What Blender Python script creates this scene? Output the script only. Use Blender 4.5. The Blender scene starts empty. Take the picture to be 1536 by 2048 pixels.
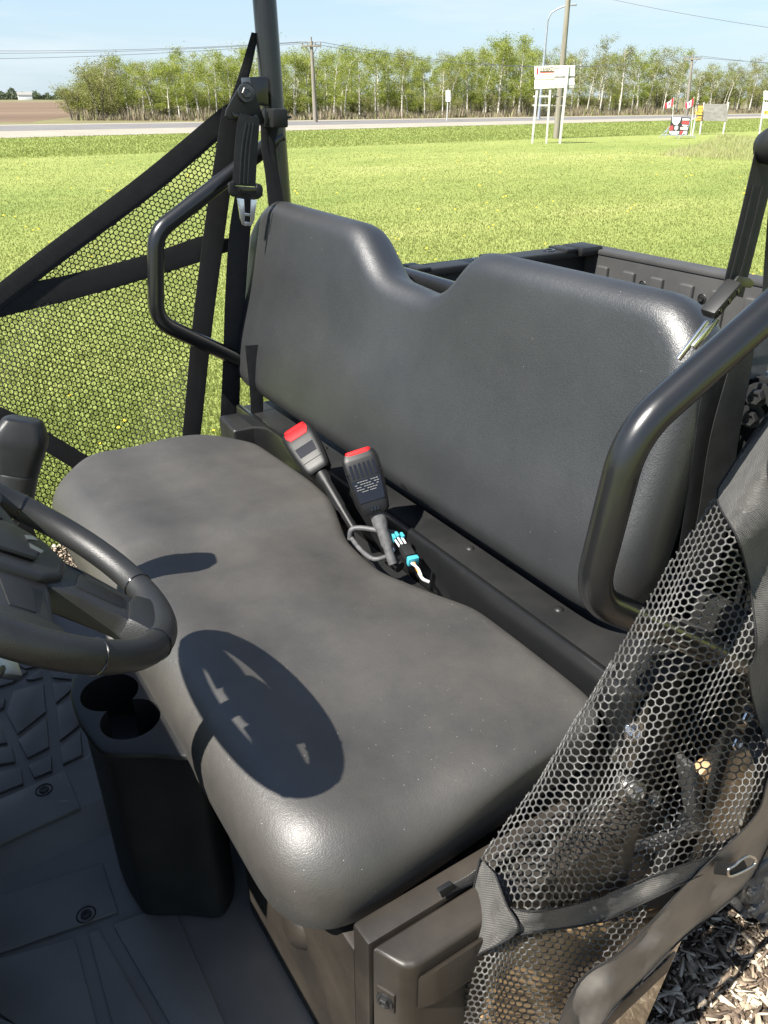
import bpy, bmesh, math, random
import numpy as np
from mathutils import Vector, Matrix
from mathutils.geometry import delaunay_2d_cdt
random.seed(7); RNG = np.random.default_rng(7)
PI = math.pi; R = math.radians
scene = bpy.context.scene
COL = scene.collection

# ------------------------------------------------------------------ camera
F = 1560.0; PITCH = math.atan(829/F); YAW = R(57.2); CX, CY = 768.0, 1024.0
CAM = np.array([0, 0, 1.62])          # X runs to the vehicle's tail, Y across it (away from us), Z up
cd = bpy.data.cameras.new('camera'); cam = bpy.data.objects.new('camera', cd); COL.objects.link(cam)
cam.location = CAM; cam.rotation_euler = (PI/2 - PITCH, 0, YAW - PI/2)
cd.sensor_fit = 'VERTICAL'; cd.sensor_height = 24.0; cd.sensor_width = 18.0; cd.lens = 24.0*F/2048
cd.clip_start = 0.02; cd.clip_end = 6000
scene.camera = cam
# ------------------------------------------------------------------ sky, sun, exposure
SUN_D = Vector((0.247, 0.028, -0.328)).normalized()        # the way sunlight travels
SUN_EL = math.asin(-SUN_D.z); SUN_ROT = math.atan2(-SUN_D.x, -SUN_D.y)
w = bpy.data.worlds.new('World'); scene.world = w; w.use_nodes = True
nt = w.node_tree; nt.nodes.clear()
wo = nt.nodes.new('ShaderNodeOutputWorld'); bg = nt.nodes.new('ShaderNodeBackground'); sk = nt.nodes.new('ShaderNodeTexSky')
sk.sky_type = 'NISHITA'; sk.sun_disc = False; sk.sun_elevation = SUN_EL; sk.sun_rotation = SUN_ROT
sk.air_density = 1.0; sk.dust_density = 0.12; sk.ozone_density = 2.5; sk.altitude = 300
bg.inputs['Strength'].default_value = 0.066
# thin cirrus streaks over the clear sky
tc = nt.nodes.new('ShaderNodeTexCoord'); mp = nt.nodes.new('ShaderNodeMapping'); mp.inputs['Scale'].default_value = (2.2, 2.2, 22); mp.inputs['Rotation'].default_value = (0.10, 0.06, 0.4)
nz = nt.nodes.new('ShaderNodeTexNoise'); nz.inputs['Scale'].default_value = 1.3; nz.inputs['Detail'].default_value = 7; nz.inputs['Roughness'].default_value = .58
cr = nt.nodes.new('ShaderNodeValToRGB'); cr.color_ramp.elements[0].position = .46; cr.color_ramp.elements[1].position = .78
cr.color_ramp.elements[0].color = (0, 0, 0, 1); cr.color_ramp.elements[1].color = (.9, .9, .9, 1)
mx = nt.nodes.new('ShaderNodeMixRGB'); mx.inputs['Color2'].default_value = (4.6, 5.0, 5.3, 1)
L = nt.links.new
L(tc.outputs['Generated'], mp.inputs['Vector']); L(mp.outputs['Vector'], nz.inputs['Vector']); L(nz.outputs['Fac'], cr.inputs['Fac'])
# pale blue haze low down, the same all round
sx = nt.nodes.new('ShaderNodeSeparateXYZ'); L(tc.outputs['Generated'], sx.inputs['Vector'])
mr = nt.nodes.new('ShaderNodeMapRange'); mr.inputs['From Min'].default_value = 0; mr.inputs['From Max'].default_value = .42; mr.inputs['To Min'].default_value = .85; mr.inputs['To Max'].default_value = 0; L(sx.outputs['Z'], mr.inputs['Value'])
hz = nt.nodes.new('ShaderNodeMixRGB'); hz.inputs['Color2'].default_value = (2.7, 3.5, 4.25, 1); L(mr.outputs['Result'], hz.inputs['Fac']); L(sk.outputs['Color'], hz.inputs['Color1'])
L(cr.outputs['Color'], mx.inputs['Fac']); L(hz.outputs['Color'], mx.inputs['Color1']); L(mx.outputs['Color'], bg.inputs['Color']); L(bg.outputs['Background'], wo.inputs['Surface'])
sd = bpy.data.lights.new('sun', 'SUN'); sd.energy = 5.0; sd.angle = R(0.53); sd.color = (1.0, 0.955, 0.88)
so = bpy.data.objects.new('sun', sd); COL.objects.link(so); so.rotation_euler = SUN_D.to_track_quat('-Z', 'Y').to_euler(); so.location = (-8, 3, 12)
scene.view_settings.view_transform = 'Standard'; scene.view_settings.look = 'None'; scene.view_settings.exposure = 1.6; scene.view_settings.gamma = 1
scene.view_settings.use_curve_mapping = False

# ------------------------------------------------------------------ pixel directions (photo 1536 x 2048)
_fw = np.array([math.cos(YAW)*math.cos(PITCH), math.sin(YAW)*math.cos(PITCH), -math.sin(PITCH)])
_rt = np.array([math.sin(YAW), -math.cos(YAW), 0.0]); _up = np.cross(_rt, _fw)
def ray(u, v): return _fw + _rt*(u-CX)/F + _up*(CY-v)/F
def at(u, v, x=None, y=None, z=None, d=None):
    r = ray(u, v)
    if x is not None: t = (x-CAM[0])/r[0]
    elif y is not None: t = (y-CAM[1])/r[1]
    elif z is not None: t = (z-CAM[2])/r[2]
    else: t = d/np.linalg.norm(r)
    return Vector(CAM + r*t)
def depth_px(p): return float((np.array(p)-CAM) @ _fw)/F      # metres per photo pixel at p

# ------------------------------------------------------------------ helpers
def tag(o, label=None, cat=None, group=None, kind=None):
    if label: o['label'] = label
    if cat: o['category'] = cat
    if group: o['group'] = group
    if kind: o['kind'] = kind
    return o
WORLD = {}
def empty(name, loc, label=None, cat=None, group=None):
    o = bpy.data.objects.new(name, None); COL.objects.link(o); o.location = loc; o.empty_display_size = .1
    WORLD[o.name] = Matrix.Translation(Vector(loc)); return tag(o, label, cat, group)
def link(name, me, mat=None, parent=None, smooth=False, angle=None):
    if mat is not None and not me.materials: me.materials.append(mat)
    if smooth:
        me.polygons.foreach_set('use_smooth', [True]*len(me.polygons))
        if angle: me.set_sharp_from_angle(angle=R(angle))
    o = bpy.data.objects.new(name, me); COL.objects.link(o); WORLD[o.name] = Matrix.Identity(4)
    if parent is not None:
        o.parent = parent; o.matrix_parent_inverse = WORLD[parent.name].inverted()
    return o
def mesh(name, v, f, mat=None, parent=None, smooth=False, angle=None):
    me = bpy.data.meshes.new(name); me.from_pydata([tuple(p) for p in v], [], f); me.validate(); me.update()
    return link(name, me, mat, parent, smooth, angle)
def from_bm(name, bm, mat=None, parent=None, smooth=False, angle=None):
    me = bpy.data.meshes.new(name); bmesh.ops.recalc_face_normals(bm, faces=bm.faces[:]); bm.to_mesh(me); bm.free()
    return link(name, me, mat, parent, smooth, angle)
def bm_box(bm, c, s, rot=None, bev=0, seg=2, taper=None):
    M = Matrix.Translation(Vector(c)) @ (rot.to_4x4() if rot is not None else Matrix.Identity(4)) @ Matrix.Diagonal((*s, 1))
    r = bmesh.ops.create_cube(bm, size=1.0)
    vs = r['verts']
    if taper:
        for v in vs:
            if v.co.z > 0: v.co.x *= taper[0]; v.co.y *= taper[1]
    bmesh.ops.transform(bm, matrix=M, verts=vs)
    if bev:
        es = list({e for v in vs for e in v.link_edges})
        bmesh.ops.bevel(bm, geom=es, offset=bev, segments=seg, affect='EDGES', profile=.6, clamp_overlap=True)
def box(name, c, s, mat, parent=None, rot=None, bev=0.004, seg=2, taper=None):
    bm = bmesh.new(); bm_box(bm, c, s, rot, bev, seg, taper); return from_bm(name, bm, mat, parent, True, 35)
def frame(z, xhint=(1, 0, 0)):
    z = Vector(z).normalized(); x = Vector(xhint); x = (x - z*x.dot(z)).normalized(); y = z.cross(x)
    return Matrix((x, y, z)).transposed()
def arcs(pts, rad, n=8):
    """polyline with rounded corners"""
    P = [Vector(p) for p in pts]; out = [P[0]]
    for i in range(1, len(P)-1):
        a, b, c = P[i-1], P[i], P[i+1]; r = rad[i] if isinstance(rad, (list, tuple)) else rad
        d1 = (a-b).normalized(); d2 = (c-b).normalized(); ang = d1.angle(d2); t = min(r/math.tan(ang/2), .48*(a-b).length, .48*(c-b).length)
        p1 = b+d1*t; p2 = b+d2*t
        for k in range(n+1):
            s = k/n; out.append(p1*(1-s)**2 + b*2*s*(1-s) + p2*s*s)
    out.append(P[-1]); return out
def catmull(P, n=8, closed=False):
    P = [Vector(p) for p in P]; out = []; N = len(P)
    for i in range(N if closed else N-1):
        p0 = P[(i-1) % N] if closed or i > 0 else P[i]*2-P[i+1]; p1 = P[i]; p2 = P[(i+1) % N]; p3 = P[(i+2) % N] if closed or i < N-2 else p2*2-p1
        for k in range(n):
            t = k/n; out.append(.5*((2*p1)+(-p0+p2)*t+(2*p0-5*p1+4*p2-p3)*t*t+(-p0+3*p1-3*p2+p3)*t**3))
    if not closed: out.append(P[-1])
    return out
def tube_vf(pts, rad, seg=16, closed=False, caps=True, flat=1.0):
    P = [Vector(p) for p in pts]; n = len(P); V = []; Fc = []; prev = None
    for i, p in enumerate(P):
        t = ((P[(i+1) % n]-P[i-1]) if closed else (P[min(i+1, n-1)]-P[max(i-1, 0)])).normalized()
        if prev is None: a = Vector((0, 0, 1)) if abs(t.z) < .9 else Vector((1, 0, 0)); x = (a-t*a.dot(t)).normalized()
        else: x = (prev-t*prev.dot(t)).normalized()
        prev = x; y = t.cross(x); r = rad[i] if isinstance(rad, (list, tuple, np.ndarray)) else rad
        for k in range(seg):
            an = 2*PI*k/seg; V.append(p+x*(r*math.cos(an))+y*(r*flat*math.sin(an)))
    for i in range(n if closed else n-1):
        for k in range(seg):
            a = i*seg+k; b = i*seg+(k+1) % seg; j = (i+1) % n; Fc.append((a, b, j*seg+(k+1) % seg, j*seg+k))
    if caps and not closed:
        Fc.append(tuple(range(seg))[::-1]); Fc.append(tuple(range((n-1)*seg, n*seg)))
    return V, Fc
def tube(name, pts, rad, mat, parent=None, seg=16, closed=False, flat=1.0):
    v, f = tube_vf(pts, rad, seg, closed, True, flat); return mesh(name, v, f, mat, parent, True, 50)
def merge(*vfs):
    V = []; Fc = []
    for v, f in vfs:
        n = len(V); V += list(v); Fc += [tuple(i+n for i in q) for q in f]
    return V, Fc
def lathe_vf(prof, c, axis, seg=24, xh=(1, 0, 0)):
    M = frame(axis, xh if abs(Vector(axis).normalized().dot(Vector(xh))) < .9 else (0, 1, 0)); c = Vector(c); V = []; Fc = []; m = len(prof)
    for k in range(seg):
        a = 2*PI*k/seg
        for r, h in prof: V.append(c+M @ Vector((r*math.cos(a), r*math.sin(a), h)))
    for k in range(seg):
        for j in range(m-1):
            a = k*m+j; b = ((k+1) % seg)*m+j; Fc.append((a, b, b+1, a+1))
    return V, Fc
def lathe(name, prof, c, axis, mat, parent=None, seg=24, angle=40): 
    v, f = lathe_vf(prof, c, axis, seg); return mesh(name, v, f, mat, parent, True, angle)
def bolt(c, axis, r, mat, parent, name='bolt', h=None):
    h = h or r*.8
    v1, f1 = lathe_vf([(0, .002), (r*1.5, .002), (r*1.55, 0), (r*1.55, -.002)], c, axis, 20)
    M = frame(axis, (0, 1, 0) if abs(Vector(axis).normalized().x) > .9 else (1, 0, 0)); c = Vector(c); V = []; Fc = []
    for hh, rr in ((0.002, r), (h*.85, r), (h, r*.86), (h, r*.6), (h*.8, r*.55)):
        for k in range(6): V.append(c+M @ Vector((rr*math.cos(k*PI/3), rr*math.sin(k*PI/3), hh)))
    for j in range(4):
        for k in range(6): Fc.append((j*6+k, j*6+(k+1) % 6, (j+1)*6+(k+1) % 6, (j+1)*6+k))
    Fc.append(tuple(range(24, 30)))
    v, f = merge((v1, f1), (V, Fc)); return mesh(name, v, f, mat, parent, True, 25)
def prism_vf(poly, up):
    P = [Vector(p) for p in poly]; n = len(P); up = Vector(up); V = P+[p+up for p in P]
    return V, [tuple(range(n))[::-1], tuple(range(n, 2*n))]+[(i, (i+1) % n, n+(i+1) % n, n+i) for i in range(n)]
def prism(name, poly, up, mat, parent=None, bev=0, seg=2, angle=35):
    v, f = prism_vf(poly, up); bm = bmesh.new(); bv = [bm.verts.new(p) for p in v]
    for q in f: bm.faces.new([bv[i] for i in q])
    bmesh.ops.recalc_face_normals(bm, faces=bm.faces[:])
    if bev: bmesh.ops.bevel(bm, geom=bm.edges[:], offset=bev, segments=seg, affect='EDGES', clamp_overlap=True, profile=.6)
    return from_bm(name, bm, mat, parent, True, angle)
def plate(name, pix, thick, mat, parent=None, bev=.001, **pl):
    P = [at(u, v, **pl) for u, v in pix]; n = (P[1]-P[0]).cross(P[2]-P[1]).normalized()
    if n.dot(Vector(CAM)-P[0]) < 0: n = -n
    return prism(name, [p-n*thick for p in P], n*thick, mat, parent, bev)
def sheet(name, pts, mat, z=None):
    o = mesh(name, [(p[0], p[1], p[2] if z is None else z) for p in pts], [tuple(range(len(pts)))], mat); return o
def strap(name, pts, mat, parent=None, thick=.002, n=6, **pl):
    """webbing: pts = (u, v, width_px[, plane value]) along its middle, lying in a plane of the vehicle"""
    key = list(pl)[0]; C = catmull([(p[0], p[1], 0) for p in pts], n); W = catmull([(p[2], p[3] if len(p) > 3 else pl[key], 0) for p in pts], n)
    Lf = []; Rt = []
    for i, c in enumerate(C):
        t = (C[min(i+1, len(C)-1)]-C[max(i-1, 0)]).normalized(); nn = Vector((-t.y, t.x, 0)); h = W[i].x/2
        a = c-nn*h; b = c+nn*h; k = {key: W[i].y}
        Lf.append(at(a.x, a.y, **k)); Rt.append(at(b.x, b.y, **k))
    V = []; Fc = []; m = 6
    for i in range(len(C)):
        tt = (Lf[min(i+1, len(C)-1)]-Lf[max(i-1, 0)]); nn = tt.cross(Rt[i]-Lf[i])
        if nn.length < 1e-9: nn = Vector((0, 1, 0))
        nn.normalize()
        for s in (0, 1):
            for k in range(m):
                q = k/(m-1); q = q if s == 0 else 1-q
                e = thick*(.5 if 0 < k < m-1 else .2)
                V.append(Lf[i].lerp(Rt[i], q)+nn*(e if s == 0 else -e))
    M = 2*m
    for i in range(len(C)-1):
        for k in range(M): Fc.append((i*M+k, i*M+(k+1) % M, (i+1)*M+(k+1) % M, (i+1)*M+k))
    Fc.append(tuple(range(M))[::-1]); Fc.append(tuple(range((len(C)-1)*M, len(C)*M)))
    o = mesh(name, V, Fc, mat, parent, True, 60)
    uv = o.data.uv_layers.new(name='UVMap')
    return o

# ------------------------------------------------------------------ materials
def new_mat(name):
    m = bpy.data.materials.new(name); m.use_nodes = True; n = m.node_tree; b = n.nodes['Principled BSDF']; return m, n, b
def node(n, t, **k):
    o = n.nodes.new(t)
    for a, b in k.items():
        if a in o.inputs: o.inputs[a].default_value = b
        else: setattr(o, a, b)
    return o
def ramp(n, fac, stops):
    r = n.nodes.new('ShaderNodeValToRGB'); e = r.color_ramp.elements
    while len(e) < len(stops): e.new(.5)
    for q, (p, c) in zip(e, stops): q.position = p; q.color = (*c, 1) if len(c) == 3 else c
    n.links.new(fac, r.inputs['Fac']); return r.outputs['Color']
def noise_mat(name, cols, scale, rough=.6, bump=0, bscale=None, bdist=.002, detail=5, spec=.5, coat=0, metal=0, coord='Object', stretch=None, rvar=0):
    m, n, b = new_mat(name); t = node(n, 'ShaderNodeTexCoord'); vec = t.outputs[coord]
    if stretch:
        mp = node(n, 'ShaderNodeMapping'); mp.inputs['Scale'].default_value = stretch; n.links.new(vec, mp.inputs['Vector']); vec = mp.outputs['Vector']
    nz = node(n, 'ShaderNodeTexNoise', Scale=scale, Detail=detail, Roughness=.6); n.links.new(vec, nz.inputs['Vector'])
    if len(cols) == 1: b.inputs['Base Color'].default_value = (*cols[0], 1)
    else:
        k = len(cols); n.links.new(ramp(n, nz.outputs['Fac'], [(.3+.4*i/(k-1), c) for i, c in enumerate(cols)]), b.inputs['Base Color'])
    b.inputs['Roughness'].default_value = rough; b.inputs['Specular IOR Level'].default_value = spec; b.inputs['Coat Weight'].default_value = coat; b.inputs['Metallic'].default_value = metal
    if rvar:
        mr = node(n, 'ShaderNodeMapRange'); mr.inputs['To Min'].default_value = rough-rvar; mr.inputs['To Max'].default_value = rough+rvar; mr.inputs['From Min'].default_value = .3; mr.inputs['From Max'].default_value = .7
        n.links.new(nz.outputs['Fac'], mr.inputs['Value']); n.links.new(mr.outputs['Result'], b.inputs['Roughness'])
    if bump:
        n2 = node(n, 'ShaderNodeTexNoise', Scale=bscale or scale*4, Detail=4); n.links.new(vec, n2.inputs['Vector'])
        bp = node(n, 'ShaderNodeBump', Strength=bump, Distance=bdist); n.links.new(n2.outputs['Fac'], bp.inputs['Height']); n.links.new(bp.outputs['Normal'], b.inputs['Normal'])
    return m
def vinyl_mat(name='vinyl', base=(.0215, .0204, .0188), dust=(.13, .115, .094), rough=.545, specks=.4, spec=.95):
    m, n, b = new_mat(name); t = node(n, 'ShaderNodeTexCoord'); ob = t.outputs['Object']
    big = node(n, 'ShaderNodeTexNoise', Scale=5.0, Detail=6, Roughness=.65); n.links.new(ob, big.inputs['Vector'])
    sp = node(n, 'ShaderNodeTexVoronoi', Scale=240.0); n.links.new(ob, sp.inputs['Vector'])
    # tiny crumbs of dust: a dot in a few of the cells
    lt = node(n, 'ShaderNodeMath', operation='LESS_THAN'); lt.inputs[1].default_value = .10; n.links.new(sp.outputs['Distance'], lt.inputs[0])
    sepc = node(n, 'ShaderNodeSeparateColor'); n.links.new(sp.outputs['Color'], sepc.inputs['Color'])
    patch = node(n, 'ShaderNodeTexNoise', Scale=4.2, Detail=2); n.links.new(ob, patch.inputs['Vector'])
    thr = node(n, 'ShaderNodeMapRange'); thr.inputs['From Min'].default_value = .45; thr.inputs['From Max'].default_value = .8; thr.inputs['To Min'].default_value = 1.0; thr.inputs['To Max'].default_value = 1-.5*specks
    n.links.new(patch.outputs['Fac'], thr.inputs['Value'])
    gt = node(n, 'ShaderNodeMath', operation='GREATER_THAN'); n.links.new(sepc.outputs['Red'], gt.inputs[0]); n.links.new(thr.outputs['Result'], gt.inputs[1])
    mu = node(n, 'ShaderNodeMath', operation='MULTIPLY'); n.links.new(lt.outputs[0], mu.inputs[0]); n.links.new(gt.outputs[0], mu.inputs[1])
    c1 = ramp(n, big.outputs['Fac'], [(.35, base), (.75, tuple(.75*a+.25*d for a, d in zip(base, dust)))])
    mxx = node(n, 'ShaderNodeMixRGB'); mxx.inputs['Color2'].default_value = (.42, .40, .36, 1); n.links.new(mu.outputs[0], mxx.inputs['Fac']); n.links.new(c1, mxx.inputs['Color1'])
    n.links.new(mxx.outputs['Color'], b.inputs['Base Color'])
    b.inputs['Roughness'].default_value = rough; b.inputs['Specular IOR Level'].default_value = spec
    # leather grain: wrinkled cells
    wp = node(n, 'ShaderNodeTexNoise', Scale=90.0, Detail=2); n.links.new(ob, wp.inputs['Vector'])
    mixv = node(n, 'ShaderNodeMixRGB', blend_type='ADD'); mixv.inputs['Fac'].default_value = .010; n.links.new(ob, mixv.inputs['Color1']); n.links.new(wp.outputs['Color'], mixv.inputs['Color2'])
    vo = node(n, 'ShaderNodeTexVoronoi', Scale=310.0, feature='DISTANCE_TO_EDGE'); n.links.new(mixv.outputs['Color'], vo.inputs['Vector'])
    n2 = node(n, 'ShaderNodeTexNoise', Scale=170.0, Detail=3, Roughness=.6); n.links.new(ob, n2.inputs['Vector'])
    s1 = node(n, 'ShaderNodeMath', operation='MINIMUM'); s1.inputs[1].default_value = .25; n.links.new(vo.outputs['Distance'], s1.inputs[0])
    ad = node(n, 'ShaderNodeMath', operation='MULTIPLY_ADD'); ad.inputs[1].default_value = 2.0; n.links.new(s1.outputs[0], ad.inputs[0]); n.links.new(n2.outputs['Fac'], ad.inputs[2])
    bp = node(n, 'ShaderNodeBump', Strength=.25, Distance=.0010); n.links.new(ad.outputs[0], bp.inputs['Height'])
    n3 = node(n, 'ShaderNodeTexNoise', Scale=14.0, Detail=3); n.links.new(ob, n3.inputs['Vector'])
    bp2 = node(n, 'ShaderNodeBump', Strength=.10, Distance=.006); n.links.new(n3.outputs['Fac'], bp2.inputs['Height']); n.links.new(bp.outputs['Normal'], bp2.inputs['Normal'])
    n.links.new(bp2.outputs['Normal'], b.inputs['Normal'])
    return m
def web_mat(name, col=(.010, .010, .011), scale=900., rough=.7, bump=.6, sheen=.0):
    m, n, b = new_mat(name); t = node(n, 'ShaderNodeTexCoord'); ob = t.outputs['Object']
    wv = node(n, 'ShaderNodeTexWave', wave_type='BANDS', bands_direction='DIAGONAL', Scale=scale/6.3, Distortion=.4); n.links.new(ob, wv.inputs['Vector'])
    w2 = node(n, 'ShaderNodeTexWave', wave_type='BANDS', bands_direction='Z', Scale=scale/6.3, Distortion=.4); n.links.new(ob, w2.inputs['Vector'])
    mu = node(n, 'ShaderNodeMath', operation='MULTIPLY'); n.links.new(wv.outputs['Fac'], mu.inputs[0]); n.links.new(w2.outputs['Fac'], mu.inputs[1])
    bp = node(n, 'ShaderNodeBump', Strength=bump, Distance=.0012); n.links.new(mu.outputs[0], bp.inputs['Height']); n.links.new(bp.outputs['Normal'], b.inputs['Normal'])
    nz = node(n, 'ShaderNodeTexNoise', Scale=40., Detail=5); n.links.new(ob, nz.inputs['Vector'])
    n.links.new(ramp(n, nz.outputs['Fac'], [(.3, tuple(c*.8 for c in col)), (.7, tuple(c*1.5 for c in col))]), b.inputs['Base Color'])
    b.inputs['Roughness'].default_value = rough; b.inputs['Sheen Weight'].default_value = sheen; b.inputs['Sheen Roughness'].default_value = .4; b.inputs['Specular IOR Level'].default_value = .4
    return m
def flat(name, col, rough=.6, metal=0, spec=.5): return noise_mat(name, [tuple(c*.9 for c in col), tuple(min(1, c*1.08) for c in col)], 25, rough, metal=metal, spec=spec)

M = {}
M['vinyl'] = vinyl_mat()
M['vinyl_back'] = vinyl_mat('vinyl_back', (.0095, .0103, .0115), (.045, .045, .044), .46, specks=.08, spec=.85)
M['tube'] = noise_mat('black_powder_coat', [(.007, .0075, .008), (.009, .009, .0095)], 30, .28, .12, 900, .0003, spec=.5, coat=.25)
M['plastic'] = noise_mat('black_plastic', [(.0085, .009, .0095), (.015, .015, .0145)], 9, .47, .25, 700, .0005, spec=.32, rvar=.06)
M['dusty'] = noise_mat('dusty_black_plastic', [(.015, .0128, .0105), (.033, .027, .0205)], 7, .48, .2, 600, .0005, spec=.42, rvar=.05)
M['wheel'] = noise_mat('wheel_rubber', [(.010, .010, .010), (.017, .017, .016)], 20, .42, .55, 900, .0007, spec=.5)
M['floor'] = noise_mat('floor_rubber', [(.095, .092, .088), (.145, .14, .13)], 5, .40, .2, 500, .0005, spec=.4, rvar=.08)
def add_scratches(m, col=(.30, .31, .32)):
    n = m.node_tree; b = n.nodes['Principled BSDF']; t = node(n, 'ShaderNodeTexCoord'); src = b.inputs['Base Color'].links[0].from_socket
    mp = node(n, 'ShaderNodeMapping'); mp.inputs['Rotation'].default_value = (0, 0, .9); mp.inputs['Scale'].default_value = (1, .35, 1); n.links.new(t.outputs['Object'], mp.inputs['Vector'])
    a = node(n, 'ShaderNodeTexNoise', Scale=13.0, Detail=2, Distortion=1.2); n.links.new(mp.outputs['Vector'], a.inputs['Vector']); c = node(n, 'ShaderNodeTexNoise', Scale=9.0, Detail=3); n.links.new(t.outputs['Object'], c.inputs['Vector'])
    l = ramp(n, a.outputs['Fac'], [(.490, (0, 0, 0)), (.4985, (1, 1, 1)), (.507, (0, 0, 0))]); k = ramp(n, c.outputs['Fac'], [(.60, (0, 0, 0)), (.70, (.7, .7, .7))])
    mu = node(n, 'ShaderNodeMixRGB', blend_type='MULTIPLY'); mu.inputs['Fac'].default_value = 1; n.links.new(l, mu.inputs['Color1']); n.links.new(k, mu.inputs['Color2'])
    mi = node(n, 'ShaderNodeMixRGB'); mi.inputs['Color2'].default_value = (*col, 1); n.links.new(mu.outputs['Color'], mi.inputs['Fac']); n.links.new(src, mi.inputs['Color1']); n.links.new(mi.outputs['Color'], b.inputs['Base Color'])
add_scratches(M['floor'])
M['bed'] = noise_mat('bed_plastic', [(.030, .030, .030), (.052, .051, .049)], 6, .62, .25, 300, .0008, spec=.35)
M['belt'] = web_mat('belt_webbing', (.012, .012, .0125), 1500, .55, .35)
M['strap'] = web_mat('net_strap', (.007, .007, .0075), 800, .8, .5)
M['netfar'] = noise_mat('net_thread_black', [(.009, .009, .0095)], 60, .65)
M['netnear'] = noise_mat('net_thread', [(.05, .05, .05), (.095, .092, .085)], 60, .40, .6, 1800, .0008, spec=.6)
M['fabric'] = web_mat('net_fabric', (.040, .038, .034), 1000, .6, .8, .1)
M['satin'] = noise_mat('net_hem_satin', [(.085, .078, .07), (.115, .106, .095)], 18, .42, .10, 60, .004, spec=.5)
M['chrome'] = noise_mat('bright_steel', [(.62, .63, .65), (.75, .75, .76)], 40, .22, metal=1.0)
M['zinc'] = noise_mat('zinc_plate', [(.42, .41, .39), (.55, .54, .52)], 30, .35, .1, 200, .0004, metal=1.0)
M['darksteel'] = noise_mat('dark_steel', [(.05, .05, .05), (.09, .09, .085)], 40, .35, metal=.8)
M['red'] = noise_mat('red_button', [(.40, .005, .007), (.48, .008, .010)], 20, .55, spec=.15)
M['teal'] = noise_mat('teal_connector', [(.03, .24, .30), (.05, .30, .36)], 60, .4)
M['loom'] = noise_mat('grey_loom', [(.035, .035, .037), (.085, .085, .085)], 90, .55, .5, 700, .0008)
M['whiteplastic'] = noise_mat('white_plastic', [(.6, .6, .58), (.7, .7, .68)], 60, .5)
M['orange'] = flat('orange_wire', (.75, .25, .04)); M['greywire'] = flat('grey_wire', (.4, .4, .4))
M['tan'] = noise_mat('tan_body', [(.30, .195, .10), (.34, .225, .12)], 12, .34, .1, 200, .0004, spec=.5, coat=.3)
M['tyre'] = noise_mat('dusty_tyre', [(.03, .03, .03), (.10, .095, .085), (.16, .15, .135)], 14, .85, .6, 90, .003)
M['print'] = noise_mat('label_print', [(.16, .155, .14), (.20, .195, .18)], 90, .6)
M['buckle'] = noise_mat('buckle_black', [(.0045, .0047, .005), (.007, .007, .007)], 30, .42, .2, 900, .0004, spec=.22)
M['gloss'] = noise_mat('gloss_black', [(.006, .006, .007)], 20, .12, spec=.6)
def attr_mat(name, cols, rough=.6, trans=0., attr='rnd', spec=.35):
    m, n, b = new_mat(name); a = node(n, 'ShaderNodeAttribute', attribute_name=attr)
    k = len(cols); c = ramp(n, a.outputs['Fac'], [(i/(k-1), c) for i, c in enumerate(cols)])
    n.links.new(c, b.inputs['Base Color']); b.inputs['Roughness'].default_value = rough; b.inputs['Specular IOR Level'].default_value = spec
    if trans:
        tr = node(n, 'ShaderNodeBsdfTranslucent'); mxs = node(n, 'ShaderNodeMixShader'); mxs.inputs[0].default_value = trans
        n.links.new(c, tr.inputs['Color']); n.links.new(b.outputs[0], mxs.inputs[1]); n.links.new(tr.outputs[0], mxs.inputs[2]); n.links.new(mxs.outputs[0], n.nodes['Material Output'].inputs['Surface'])
    return m
def set_attr(me, vals, name='rnd'):
    a = me.attributes.new(name, 'FLOAT', 'POINT'); a.data.foreach_set('value', np.asarray(vals, dtype=np.float32))
def np_mesh(name, V, T, mat, rnd=None):
    """triangles / quads from numpy arrays"""
    V = np.asarray(V, np.float32); T = np.asarray(T, np.int32); k = T.shape[1]; me = bpy.data.meshes.new(name)
    me.vertices.add(len(V)); me.vertices.foreach_set('co', V.ravel()); me.loops.add(T.size); me.loops.foreach_set('vertex_index', T.ravel())
    me.polygons.add(len(T)); me.polygons.foreach_set('loop_start', np.arange(0, T.size, k, dtype=np.int32)); me.update(calc_edges=True)
    if rnd is not None: set_attr(me, rnd)
    me.materials.append(mat); return me
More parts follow.
